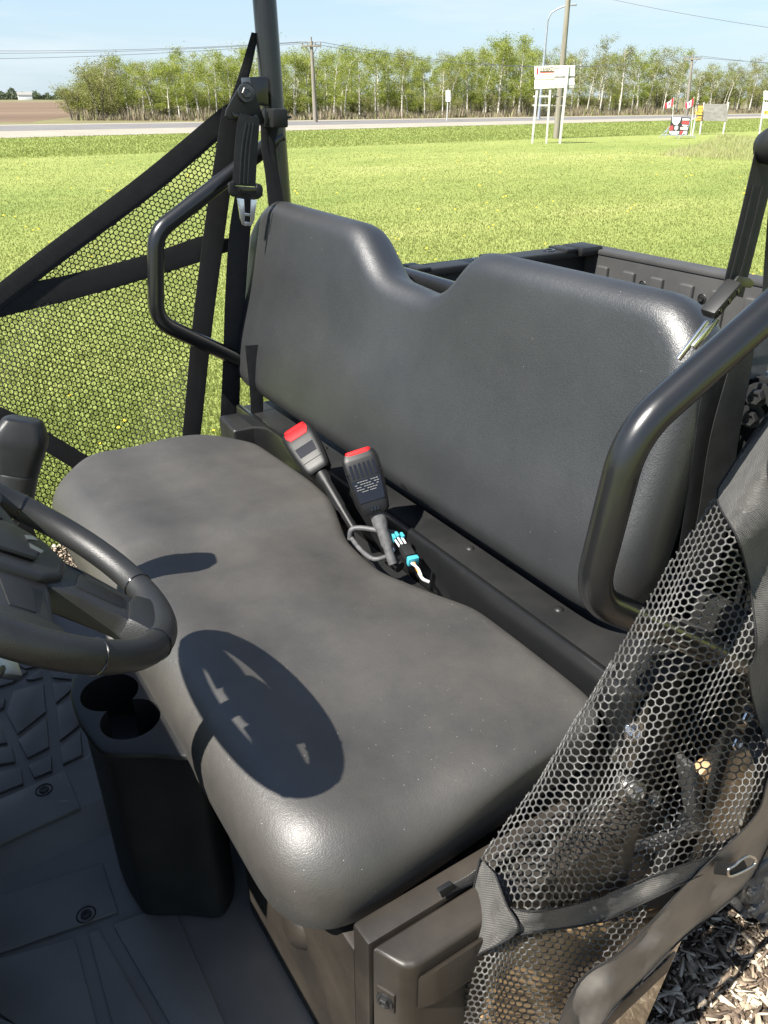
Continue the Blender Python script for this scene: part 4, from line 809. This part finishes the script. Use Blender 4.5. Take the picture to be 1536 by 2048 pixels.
plate('tongue_body', [(459, 366), (470, 362), (471, 372), (513, 375), (515, 366), (524, 370), (527, 378), (526, 392), (517, 399), (490, 399), (465, 393), (459, 385)], .012, M['plastic'], SB, .003, y=1.848)
plate('tongue_pad', [(476, 373), (513, 376), (512, 387), (495, 390), (478, 387)], .002, M['gloss'], SB, .0006, y=1.8355)
TG = plate('tongue_blade', [(474, 396), (488, 398), (490, 428), (489.5, 452), (484, 449), (480.5, 438)], .003, M['chrome'], SB, .0006, y=1.845)
for q in ([(502, 399), (514, 400), (508.5, 441), (503, 451.5), (501, 452)], [(488, 425.5), (503, 427.5), (502.5, 433), (489, 431.5)], [(488.5, 443), (502, 444.6), (501.5, 452), (489, 452)]): plate('tongue_blade', q, .003, M['chrome'], SB, .0005, y=1.8452)
strap('webbing', [(492, 380, 40), (479, 470, 42), (470, 600, 40), (464, 720, 36), (459, 850, 38)], M['belt'], SB, .002, y=1.93)
strap('webbing', [(505, 690, 30), (513, 790, 26), (514, 850, 24)], M['belt'], SB, .002, y=1.80)
rp = at(490, 868, y=1.79); box('retractor_cover', rp+Vector((.02, .03, -.035)), (.115, .12, .125), M['plastic'], SB, rot=Matrix.Rotation(R(-4), 3, 'Z'), bev=.010, seg=3)
# ---- near seat belt
SN = empty('seat_belt', at(1450, 600, y=.6)); SN.parent = VEH; SN.matrix_parent_inverse = WORLD[VEH.name].inverted()
lathe('belt_guide', [(0, .028), (.012, .026), (.020, .017), (.022, 0), (.018, -.016), (.008, -.024)], at(1552, 290, y=.585), (-.3, -1, .2), M['plastic'], SN, 20)
strap('webbing', [(1534, 290, 42), (1518, 370, 46), (1494, 470, 45), (1464, 590, 44)], M['belt'], SN, .002, y=.60)
for du in (-10, 8): strap('webbing_rib', [(1518+du, 370, 4), (1494+du, 470, 4), (1468+du, 570, 4)], M['belt'], SN, .0012, y=.5985)
strap('webbing', [(1560, 306, 28, .60), (1554, 400, 32, .63), (1546, 520, 34, .65), (1536, 640, 34, .64), (1510, 760, 36, .60)], M['belt'], SN, .002, y=.66)
gq = at(1550, 292, y=.585); tube('guide_bracket', arcs([gq+Vector((0, .01, 0)), gq+Vector((.08, -.02, .01)), Vector((1.035, .455, gq.z+.02))], .03), .013, M['tube'], SN, 12)
bx_ = at(1443, 598, y=.59); e1 = (at(1470, 565, y=.59)-at(1418, 625, y=.59)).normalized(); fr2 = frame(e1, (0, 1, .15))
box('tongue_body', bx_, (.021, .014, .054), M['plastic'], SN, rot=fr2, bev=.004)
for k in (-1, 0, 1): box('tongue_slot', bx_+e1*.017*k-fr2.col[0]*.0106, (.0015, .009, .004), M['gloss'], SN, rot=fr2, bev=.001)
plate('tongue_blade', [(1462, 572), (1478, 552), (1500, 556), (1510, 566), (1502, 576), (1478, 574)], .003, M['darksteel'], SN, .0006, y=.588)
plate('tongue_blade', [(1415, 640), (1420, 646), (1362, 722), (1356, 717)], .003, M['chrome'], SN, .0006, y=.588)
plate('tongue_blade', [(1434, 636), (1441, 640), (1392, 700), (1386, 692)], .003, M['chrome'], SN, .0006, y=.586)
strap('webbing', [(1450, 690, 46), (1425, 800, 46), (1405, 930, 44), (1375, 1120, 40)], M['belt'], SN, .002, y=.585)
strap('webbing', [(1500, 640, 30), (1482, 730, 42), (1448, 880, 56), (1425, 1040, 60), (1400, 1160, 60)], M['belt'], SN, .0025, y=.57)
plate('frame_plate', [(1462, 748), (1640, 770), (1640, 1060), (1440, 1060)], .02, M['plastic'], VEH, .004, x=1.0)
for q in ((1515, 790), (1503, 832), (1560, 800)): bolt(at(*q, x=.98), (-1, -.4, .1), .011, M['plastic'], VEH, h=.022)
# ---- buckles
def buckle(base, top, facing, ww, name, label, grille):
    B0 = empty('belt_buckle', base); B0.parent = VEH; B0.matrix_parent_inverse = WORLD[VEH.name].inverted(); tag(B0, label)
    ax = (top-base).normalized(); fr = frame(ax, facing); Ln = (top-base).length; Hh = .116; c0 = top-ax*Hh          # x: width, y: thickness
    def sec(wx, wy, h, e=5.5, n=28): return [c0+fr @ Vector((wx*math.copysign(abs(math.cos(a))**(2/e), math.cos(a)), wy*math.copysign(abs(math.sin(a))**(2/e), math.sin(a)), h)) for a in [2*PI*k/n for k in range(n)]]
    w_ = ww/2; t_ = .017
    loft('housing', [sec(w_*.60, t_*.72, 0), sec(w_*.74, t_*.88, .005), sec(w_*.80, t_*.94, .016), sec(w_*.94, t_, .050), sec(w_, t_, .080), sec(w_, t_, .102), sec(w_*.97, t_*.9, .108), sec(w_*.86, t_*.7, Hh)], M['buckle'], B0)
    loft('release_button', [sec(w_*.72, t_*.78, Hh-.004), sec(w_*.72, t_*.78, Hh+.002), sec(w_*.66, t_*.66, Hh+.005), sec(w_*.3, t_*.3, Hh+.006)], M['red'], B0)
    side = -1 if fr.col[1].dot(Vector(CAM)-top) < 0 else 1; N = fr.col[1]*side; Xd = fr.col[0]; Y0 = t_
    def fp(x, h, l=0): return c0+Xd*x+ax*h+N*(Y0+l)
    if grille:
        for k in range(6):
            x = (-.5+(k+.5)/6)*w_*1.5; prism('grille_slot', [fp(x-.0022, .070, -.0006), fp(x+.0022, .070, -.0006), fp(x+.0022, .096, -.0006), fp(x-.0022, .096, -.0006)], N*.0012, M['gloss'], B0)
        XX = Xd if Xd.cross(ax).dot(N) > 0 else -Xd
        lb = prism('label_field', [fp(-w_*.68, .024, -.0005), fp(w_*.68, .024, -.0005), fp(w_*.8, .066, -.0005), fp(-w_*.8, .066, -.0005)], N*.0009, M['gloss'], B0)
        for k in range(5):
            o_ = .062-.0046*k; wl = w_*(1.30, 1.36, 1.24, 1.3, .8)[k]; nn = 9
            for j in range(nn):
                if (j*7+k*3) % 5 == 0: continue
                xa = -wl/2+wl*j/nn; prism('label_text', [fp(xa, o_, .0005), fp(xa+wl/nn*.8, o_, .0005), fp(xa+wl/nn*.8, o_+.0009, .0005), fp(xa, o_+.0009, .0005)], N*.0002, M['print'], lb)
        for sx in (-1, 1): lathe('screw_hole', [(0, -.002), (.0022, -.002), (.0026, .0004), (.0034, .0006), (.0036, 0)], fp(sx*w_*.86, .078, -.001), N, M['gloss'], B0, 12)
        for k in (-1, 0, 1): prism('vent_slot', [fp(k*.006-.0018, .006, -.001), fp(k*.006+.0018, .006, -.001), fp(k*.006+.0018, .013, -.0004), fp(k*.006-.0018, .013, -.0004)], N*.0012, M['gloss'], B0)
    else:
        prism('label_field', [fp(-w_*.55, .042, -.0006), fp(w_*.55, .042, -.0006), fp(w_*.6, .066, -.0006), fp(-w_*.6, .066, -.0006)], N*.0011, M['gloss'], B0)
        prism('moulding_line', [fp(-w_*.6, .026, -.0006), fp(w_*.6, .026, -.0006), fp(w_*.6, .0268, -.0006), fp(-w_*.6, .0268, -.0006)], N*.0011, M['bed'], B0)
        prism('button_window', [fp(-w_*.55, .088, -.0012), fp(w_*.55, .088, -.0012), fp(w_*.74, .100, -.0012), fp(w_*.72, .110, -.003), fp(-w_*.72, .110, -.003), fp(-w_*.74, .100, -.0012)], N*.0024, M['red'], B0, .0008)
    st = c0; loft('stalk', [[st+fr @ Vector((.014*math.cos(a)*k1, .0085*math.sin(a), h)) for a in [2*PI*k/14 for k in range(14)]] for k1, h in ((.62, -(Ln-Hh)), (.62, -(Ln-Hh)*.66), (.78, -(Ln-Hh)*.62), (.78, -.03), (1, -.02), (1, .004))], M['loom'] if grille else M['buckle'], B0)
    return B0
buckle(at(708, 1058, x=.668), at(592, 862, x=.668), Vector(_rt*45+_up*33), .070, 'b', 'left red button buckle on a black stalk', False)
buckle(at(786, 1128, x=.672), at(716, 906, x=.672), Vector(_rt*48+_up*19), .068, 'b', 'right red button buckle with grille slots and printed label', True)
# ---- wiring in the cut-out
WH = empty('wiring_harness', at(780, 1090, z=.87)); WH.parent = VEH; WH.matrix_parent_inverse = WORLD[VEH.name].inverted()
tube('loom', catmull([at(700, 1078, z=.875), at(703, 1060, z=.895), at(722, 1056, z=.90), at(762, 1062, z=.90), at(790, 1066, z=.90)], 8), .0052, M['loom'], WH, 10)
tube('loom', catmull([at(702, 1075, z=.878), at(722, 1100, z=.872), at(748, 1118, z=.87), at(778, 1112, z=.874)], 8), .0045, M['loom'], WH, 10)
c0, c1 = at(793, 1071, z=.905), at(828, 1125, z=.893); fx = frame(c1-c0, (0, 0, 1)); Lc = (c1-c0).length
box('connector_body', c0.lerp(c1, .62), (.015, .019, Lc*.40), M['plastic'], WH, rot=fx, bev=.002)
for o_ in (-.008, 0, .008): tube('connector_wire', [c0+fx.col[1]*o_, c0.lerp(c1, .5)+fx.col[1]*o_*.8], .0022, M['greywire'], WH, 8)
for s_, k in ((-.0085, .06), (0, .0), (.0085, .06)): box('connector_cap', c0.lerp(c1, k+.02)+fx.col[1]*s_, (.013, .0055, .013), M['teal'], WH, rot=fx, bev=.0015)
box('connector_cap', c0.lerp(c1, .93), (.017, .021, .011), M['teal'], WH, rot=fx, bev=.003)
tube('lead_wire', catmull([c1, at(832, 1134, z=.888), at(838, 1146, z=.88)], 6), .0022, M['orange'], WH, 8); tube('lead_wire', catmull([c1+fx.col[1]*.005, at(836, 1137, z=.888), at(843, 1152, z=.88)], 6), .0022, M['whiteplastic'], WH, 8)
tube('lead_wire', catmull([at(838, 1146, z=.88), at(846, 1158, z=.875), at(858, 1164, z=.87)], 6), .003, M['greywire'], WH, 8)
bolt(at(779, 1102, z=.885), (-.4, -.6, .7), .006, M['chrome'], WH); tube('hinge_pin', [at(778, 1118, z=.86), at(800, 1135, z=.855)], .011, M['darksteel'], WH, 14)
# ---- cargo bed
BZ, BX = 1.16, 2.09
CB = empty('cargo_bed', (1.6, 1.2, .85)); CB.parent = VEH; CB.matrix_parent_inverse = WORLD[VEH.name].inverted()
tgt = box('tailgate', (BX+.03, 1.2, 1.0), (.06, 1.55, .31), M['bed'], VEH, bev=.010, seg=3)
ys = [at(u, 560, x=BX).y for u in (1205, 1262, 1325, 1385, 1446)]; st_ = (ys[0]-ys[4])/4
for k in range(12):
    y = ys[0]-st_*k
    if y > .5: box('tailgate_rib', (BX-.002, y, .99), (.026, .050, .26), M['bed'], tgt, bev=.009, seg=3)
for k in range(6):
    y = at(1287, 557, x=BX).y-st_*2*k
    if y > .5: lathe('tailgate_screw', [(0, .004), (.004, .006), (.008, .006), (.009, .001), (.013, .0), (.014, .002), (.016, 0)], (BX-.001, y, 1.085), (-1, 0, 0), M['plastic'], tgt, 16)
box('tailgate_lip', (BX+.034, 1.2, 1.160), (.076, 1.56, .016), M['bed'], tgt, bev=.006)
sw = box('bed_side', (1.60, 1.975, 1.0), (.96, .05, .30), M['plastic'], CB, bev=.008); box('bed_side', (1.60, .425, 1.0), (.96, .05, .30), M['plastic'], CB, bev=.008)
box('bed_rail', (1.60, 1.968, 1.158), (1.00, .085, .026), M['plastic'], CB, bev=.008, seg=3); box('bed_rail', (1.60, .432, 1.158), (1.00, .085, .026), M['plastic'], CB, bev=.008, seg=3)
for x in (1.32, 1.62, 1.92): lathe('stake_pocket', [(.012, .004), (.02, .004), (.022, 0)], (x, 1.968, 1.171), (0, 0, 1), M['gloss'], CB, 14); box('rail_joint', (x+.06, 1.965, 1.172), (.05, .09, .012), M['plastic'], CB, bev=.004)
for x in (1.3, 1.5, 1.7, 1.9): box('side_rib', (x, 1.948, .98), (.05, .02, .22), M['plastic'], CB, bev=.006)
box('corner_cap', (2.06, 1.955, 1.165), (.10, .10, .03), M['plastic'], CB, bev=.010); box('bed_floor', (1.6, 1.2, .84), (1.0, 1.5, .03), M['bed'], CB, bev=.004); box('bed_front', (1.12, 1.2, .97), (.04, 1.5, .30), M['plastic'], CB, bev=.008)
# ---- near side body behind the net
prism('body_side_panel', [at(u, v, y=.405) for u, v in [(985, 1905), (1100, 1868), (1300, 1836), (1388, 1828), (1352, 1910), (1292, 2048), (1215, 2190), (1000, 2240), (955, 2100)]], (0, .020, 0), M['tan'], VEH, .004)
prism('body_trim', [at(u, v, y=.3995) for u, v in [(1352, 1905), (1335, 1945), (1150, 2120), (1120, 2120)]], (0, .004, 0), M['plastic'], VEH, .001)
plate('inner_side_panel', [(1010, 1700), (1230, 1330), (1480, 1350), (1560, 1700), (1400, 1840), (1000, 1840)], .01, M['plastic'], VEH, .003, y=.56)
plate('tan_bracket', [(1392, 1560), (1420, 1530), (1500, 1500), (1512, 1530), (1500, 1650), (1440, 1690), (1408, 1640)], .02, M['tan'], VEH, .004, y=.50)
plate('bracket_edge', [(1380, 1535), (1392, 1528), (1410, 1640), (1440, 1690), (1426, 1694), (1396, 1650)], .03, M['bed'], VEH, .004, y=.49)
plate('tan_bracket', [(1455, 1440), (1490, 1415), (1500, 1440), (1470, 1500), (1440, 1505)], .01, M['tan'], VEH, .002, y=.52)
for q in ((1485, 1425), (1465, 1478)): bolt(at(*q, y=.505), (-.2, -1, .2), .014, M['chrome'], VEH, h=.016)
LT = empty('door_latch', at(1270, 1530, y=.52)); LT.parent = VEH; LT.matrix_parent_inverse = WORLD[VEH.name].inverted()
plate('latch_plate', [(1294, 1402), (1298, 1408), (1290, 1470), (1262, 1545), (1222, 1520), (1264, 1455)], .004, M['zinc'], LT, .001, y=.515)
plate('latch_plate', [(1144, 1636), (1205, 1598), (1245, 1606), (1242, 1620), (1190, 1628)], .004, M['zinc'], LT, .001, y=.50)
plate('latch_plate', [(1243, 1545), (1278, 1560), (1266, 1610), (1222, 1590)], .004, M['zinc'], LT, .001, y=.51)
bolt(at(1266, 1462, y=.507), (-.2, -1, .2), .011, M['chrome'], LT); bolt(at(1272, 1585, y=.50), (-.2, -1, .2), .012, M['zinc'], LT); bolt(at(1306, 1602, y=.50), (-.2, -1, .2), .010, M['zinc'], LT)
strap('webbing', [(1330, 1310, 60), (1325, 1400, 60), (1300, 1500, 55), (1280, 1560, 50)], M['belt'], VEH, .003, y=.545)
tube('side_bar', [at(1345, 1255, y=.56), at(1500, 1310, y=.56), at(1620, 1350, y=.56)], .016, M['bed'], VEH, 14); tube('side_bar', [at(1180, 1720, y=.50), at(1300, 1690, y=.50), at(1400, 1650, y=.50)], .012, M['bed'], VEH, 12)
plate('flap', [(1110, 1700), (1160, 1665), (1240, 1640), (1260, 1700), (1220, 1780), (1150, 1810)], .006, M['floor'], VEH, .002, y=.47)
# ---- wheels
def wheel(c, label=None):
    W_ = empty('wheel', c); W_.parent = VEH; W_.matrix_parent_inverse = WORLD[VEH.name].inverted(); c = Vector(c)
    ty = lathe('tyre', [(.17, -.10), (.19, -.115), (.25, -.122), (.288, -.112), (.302, -.09), (.306, -.04), (.307, 0), (.306, .04), (.302, .09), (.288, .112), (.25, .122), (.19, .115), (.17, .10)], c, (0, 1, 0), M['tyre'], W_, 48, 60)
    bm = bmesh.new()
    for k in range(22):
        for s in (-1, 1):
            a = 2*PI*(k+(.5 if s > 0 else 0))/22; d = Vector((math.cos(a), 0, math.sin(a))); tg = Vector((-math.sin(a), 0, math.cos(a)))
            bm_box(bm, c+d*.309+Vector((0, s*.050, 0)), (.018, .085, .034), frame(tg+Vector((0, .35*s, 0)), d), .003, 1); bm_box(bm, c+d*.287+Vector((0, s*.112, 0)), (.040, .014, .036), frame(tg, d), .003, 1)
    from_bm('tread', bm, M['tyre'], W_)
    lathe('rim', [(0, -.03), (.03, -.035), (.05, -.02), (.13, -.03), (.155, -.075), (.172, -.10), (.172, .10), (.1, .08), (0, .08)], c, (0, 1, 0), M['plastic'], W_, 32)
for c in ((1.43, .56, .325), (1.43, 1.88, .325), (-.88, .56, .325), (-.88, 1.88, .325)): wheel(c)
box('chassis', (.3, 1.22, .26), (3.2, .7, .08), M['plastic'], VEH, bev=.02); tube('axle', [(1.43, .6, .325), (1.43, 1.85, .325)], .035, M['plastic'], VEH, 12); tube('axle', [(-.88, .6, .325), (-.88, 1.85, .325)], .03, M['plastic'], VEH, 12)

# =================================================================== safety nets
def hexnet(name, poly, pitch, warp, place, rad, mat, parent, rot=0., aspect=1.0, soft=False):
    """knotted hexagonal mesh: threads along the edges of a honeycomb, cut by a polygon"""
    a = pitch/math.sqrt(3); P = [Vector((u, v, 0)) for u, v in poly]; us = [p.x for p in P]; vs = [p.y for p in P]
    cx_, cy_ = (min(us)+max(us))/2, (min(vs)+max(vs))/2; W_ = max(us)-min(us)+300; H_ = max(vs)-min(vs)+300; idx = {}; pts = []; edges = set()
    ni, nj = int(W_/pitch)+2, int(H_/(1.5*a))+2; cs, sn = math.cos(rot), math.sin(rot)
    def vid(x, y):
        k = (round(x*4), round(y*4))
        if k not in idx: idx[k] = len(pts); pts.append((cx_+x*cs-y*sn*aspect, cy_+x*sn+y*cs*aspect))
        return idx[k]
    for j in range(-nj//2, nj//2+1):
        for i in range(-ni//2, ni//2+1):
            x = (i+.5*(j % 2))*pitch; y = j*1.5*a; h = [vid(x+a*math.sin(k*PI/3), y+a*math.cos(k*PI/3)) for k in range(6)]
            for k in range(6): edges.add((min(h[k], h[(k+1) % 6]), max(h[k], h[(k+1) % 6])))
    Q = [warp(*p) for p in pts]; arr = np.array(Q); ok = inpoly(arr[:, 0], arr[:, 1], P); V = []; Fc = []; pos = {}
    for i, j in edges:
        if not (ok[i] and ok[j]): continue
        for k in (i, j):
            if k not in pos: pos[k] = place(*Q[k])
        A, B = pos[i], pos[j]; d = B-A
        if d.length < 1e-5: continue
        d.normalize(); vw = ((A+B)/2-Vector(CAM)).normalized(); s = d.cross(vw); s.normalize(); t = d.cross(s); n0 = len(V)
        for p, rr in ((A-d*rad*.3, 1.5), ((A+B)/2, .85), (B+d*rad*.3, 1.5)):
            for k in range(5): an = 2*PI*k/5; V.append(p+(s*math.cos(an)+t*math.sin(an))*rad*rr)
        for g in (0, 1):
            for k in range(5): Fc.append((n0+g*5+k, n0+g*5+(k+1) % 5, n0+(g+1)*5+(k+1) % 5, n0+(g+1)*5+k))
    return mesh(name, V, Fc, mat, parent, True)
# far net: a flat panel in the far door opening
FY = 1.985
NF = empty('side_net', at(200, 700, y=FY), 'black mesh side net filling the far door opening behind the steering wheel', 'safety net')
wob = lambda u, v: (u+2*math.sin(v*.02)+1.5*math.sin(u*.03+v*.01), v+2*math.sin(u*.017))
hexnet('mesh_panel', [(452, 240), (-90, 662), (-90, 1330), (330, 1330), (378, 868), (412, 560)], 10.4, wob, lambda u, v: at(u, v, y=FY+.012*math.sin(u*.012+v*.006)), .0012, M['netfar'], NF, rot=R(14), aspect=1.02)
FS = dict(y=FY-.015)
strap('edge_strap', [(-84, 655, 34), (-86, 900, 34), (-88, 1330, 34)], M['strap'], NF, .003, y=FY-.010); strap('edge_strap', [(-88, 1322, 34), (120, 1322, 34), (330, 1322, 34)], M['strap'], NF, .003, y=FY-.006)
strap('top_strap', [(468, 226, 44), (440, 247, 46), (300, 365, 48), (120, 500, 46), (0, 592, 44), (-100, 668, 44), (-420, 900, 44)], M['strap'], NF, .003, **FS)
strap('rear_strap', [(462, 215, 34), (452, 300, 40), (432, 440, 42), (405, 650, 40), (383, 870, 36), (372, 960, 34)], M['strap'], NF, .003, y=FY-.019)
strap('middle_strap', [(475, 487, 22), (448, 491, 30), (415, 494, 48), (300, 531, 46), (150, 572, 50), (0, 606, 56), (-100, 640, 56), (-420, 748, 50)], M['strap'], NF, .003, y=FY-.012)
strap('lower_strap', [(-420, 690, 36), (-60, 812, 36), (20, 842, 36), (90, 882, 36), (170, 930, 36), (300, 1010, 34)], M['strap'], NF, .003, **FS)
strap('front_strap', [(-20, 960, 70), (40, 1070, 60), (80, 1170, 50), (120, 1260, 50)], M['strap'], NF, .003, y=FY-.02)
strap('hanging_strap', [(510, 66, 14), (495, 126, 19), (478, 184, 23), (461, 236, 26)], M['strap'], NF, .002, y=1.955)
strap('tail_strap', [(528, 246, 14), (531, 300, 16), (540, 345, 20), (549, 410, 24), (556, 440, 22)], M['strap'], NF, .0025, y=1.885)
strap('tail_strap', [(548, 232, 20), (546, 255, 22), (541, 290, 18), (548, 350, 20), (560, 420, 20)], M['strap'], NF, .0025, y=1.895)
bz = at(549, 236, x=.895); box('strap_slider', bz, (.040, .066, .040), M['plastic'], NF, bev=.006); tube('strap_loop', [Vector((.934, 1.944, bz.z))+Vector((math.cos(a), math.sin(a), 0))*.0325 for a in [2*PI*k/24 for k in range(24)]], .004, M['strap'], NF, 6, True, 2.6)
# near net: unhooked, hanging in loose folds over the near grab bar and side of the seat
def uL(v): return float(np.interp(v, [780, 830, 940, 990, 1130, 1210, 1385, 1440, 1560, 1660, 1710, 1760, 1800, 1900, 1950, 2060], [1590, 1540, 1462, 1432, 1336, 1290, 1186, 1150, 1078, 1000, 966, 955, 948, 930, 912, 902]))
def nw(s, v):
    # cloth coordinate s (px from the fold) pulled round the fold: threads crowd together at the edge
    v2 = v+7*math.sin(s*.016+v*.004)+5*math.sin(v*.013+1); base = uL(max(780, min(2060, v2)))
    d = s-uL_ref(v)
    if d < 0: return (base-60, v2)
    fold = 7*math.sin(d*.022+v2*.007)+5*math.sin(d*.041-v2*.011+.7)
    return (base+d*d/(d+42)+fold*min(1, d/60), v2)
def uL_ref(v): return uL(v)-8
def ny(u, v):
    d = max(0., u-uL(max(780, min(2060, v)))); y = .402+.062*math.exp(-d/38)-.012*math.exp(-((d-150)/90)**2)
    y += .011*math.sin(d*.024+v*.008)+.006*math.sin(d*.05-v*.012+.6)
    return y+.03*sst(1250, 950, v)-.012*sst(1600, 2000, v)
NP = lambda u, v: at(u, v, y=ny(u, v))
NN = empty('side_net', at(1250, 1600, y=.40), 'loose dark mesh side net hanging in folds over the near seat end', 'safety net')
main = [(1432, 985), (1478, 1080), (1502, 1180), (1514, 1300), (1497, 1345), (1512, 1425), (1540, 1510), (1520, 1625), (1445, 1705), (1405, 1722), (1330, 1748), (1200, 1800), (1080, 1828), (990, 1806), (960, 1760), (962, 1705), (1000, 1655), (1078, 1555), (1150, 1436), (1186, 1380), (1290, 1205), (1336, 1126)]
hexnet('mesh_panel', main, 16.6, nw, NP, .00105, M['netnear'], NN, rot=R(-6), aspect=1.0)
low = [(930, 1910), (1000, 1880), (1060, 1864), (1190, 1846), (1300, 1800), (1290, 1850), (1235, 1908), (1158, 1962), (1108, 2075), (898, 2075), (905, 1990)]
hexnet('mesh_panel', low, 14.5, nw, lambda u, v: at(u, v, y=ny(u, v)-.004), .00105, M['netnear'], NN, rot=R(8), aspect=.9)
hexnet('mesh_panel', [(1500, 905), (1545, 830), (1620, 770), (1620, 1010), (1545, 985)], 19, nw, NP, .0010, M['netnear'], NN, rot=R(20))
def cloth(name, A, B, mat, lift=0., n=6, m=7, thick=.0012, pucker=.0015):
    A = catmull([(u, v, 0) for u, v in A], n); B = catmull([(u, v, 0) for u, v in B], n); V = []; Fc = []; k = min(len(A), len(B))
    for side in (0, 1):
        for i in range(k):
            for j in range(m):
                q = A[i].lerp(B[i], j/(m-1)); e = pucker*math.sin(i*.8+j*1.1)*math.sin(j/(m-1)*PI); V.append(at(q.x, q.y, y=ny(q.x, q.y)-lift+e+side*thick))
    for side in (0, 1):
        for i in range(k-1):
            for j in range(m-1):
                a = side*k*m+i*m+j; f = (a, a+1, a+m+1, a+m); Fc.append(f if side == 0 else f[::-1])
    for i in range(k-1): Fc.append((i*m, (i+1)*m, k*m+(i+1)*m, k*m+i*m)); Fc.append((i*m+m-1, k*m+i*m+m-1, k*m+(i+1)*m+m-1, (i+1)*m+m-1))
    o = mesh(name, V, Fc, mat, NN, True, 70); 
    for E in (A, B): tube('seam', [at(p.x, p.y, y=ny(p.x, p.y)-lift-.0012) for p in E], .0011, M['strap'], o, 6)
    return o
cloth('fabric_band', [(1536, 826), (1462, 935), (1434, 996), (1476, 1080), (1501, 1180), (1512, 1300), (1497, 1348), (1512, 1425), (1545, 1515)], [(1560, 860), (1535, 930), (1548, 1000), (1580, 1070), (1600, 1180), (1606, 1300), (1606, 1350), (1610, 1430), (1620, 1500)], M['fabric'], .006)
cloth('lower_band', [(958, 1792), (1010, 1812), (1080, 1822), (1200, 1794), (1330, 1742), (1425, 1712)], [(938, 1900), (985, 1884), (1045, 1868), (1190, 1846), (1295, 1802), (1405, 1748)], M['fabric'], .008)
cloth('corner_tab', [(960, 1716), (944, 1790), (928, 1862), (908, 1952)], [(990, 1748), (1012, 1808), (1034, 1862), (952, 1912)], M['fabric'], .012)
cloth('hem', [(1560, 1500), (1536, 1560), (1512, 1630), (1440, 1704), (1370, 1770), (1300, 1846), (1238, 1906), (1158, 1962), (1105, 2075)], [(1610, 1560), (1570, 1630), (1540, 1685), (1500, 1762), (1442, 1818), (1366, 1876), (1308, 1938), (1236, 2010), (1185, 2085)], M['satin'], .010, pucker=.003)
strap('tie_strap', [(880, 1790, 10), (905, 1776, 14), (940, 1760, 20), (958, 1748, 22)], M['fabric'], NN, .003, y=.455)
plate('tie_clip', [(878, 1784), (905, 1768), (914, 1776), (886, 1797)], .006, M['plastic'], NN, .001, y=.452)
tube('hook_clip', catmull([at(u, v, y=.375) for u, v in [(1462, 1752), (1500, 1735), (1512, 1722), (1500, 1712), (1484, 1718), (1470, 1730), (1456, 1740)]], 6, True), .0022, M['zinc'], NN, 8, True)
strap('hook_strap', [(1430, 1735, 26), (1462, 1738, 24), (1490, 1726, 20)], M['strap'], NN, .003, y=.378)
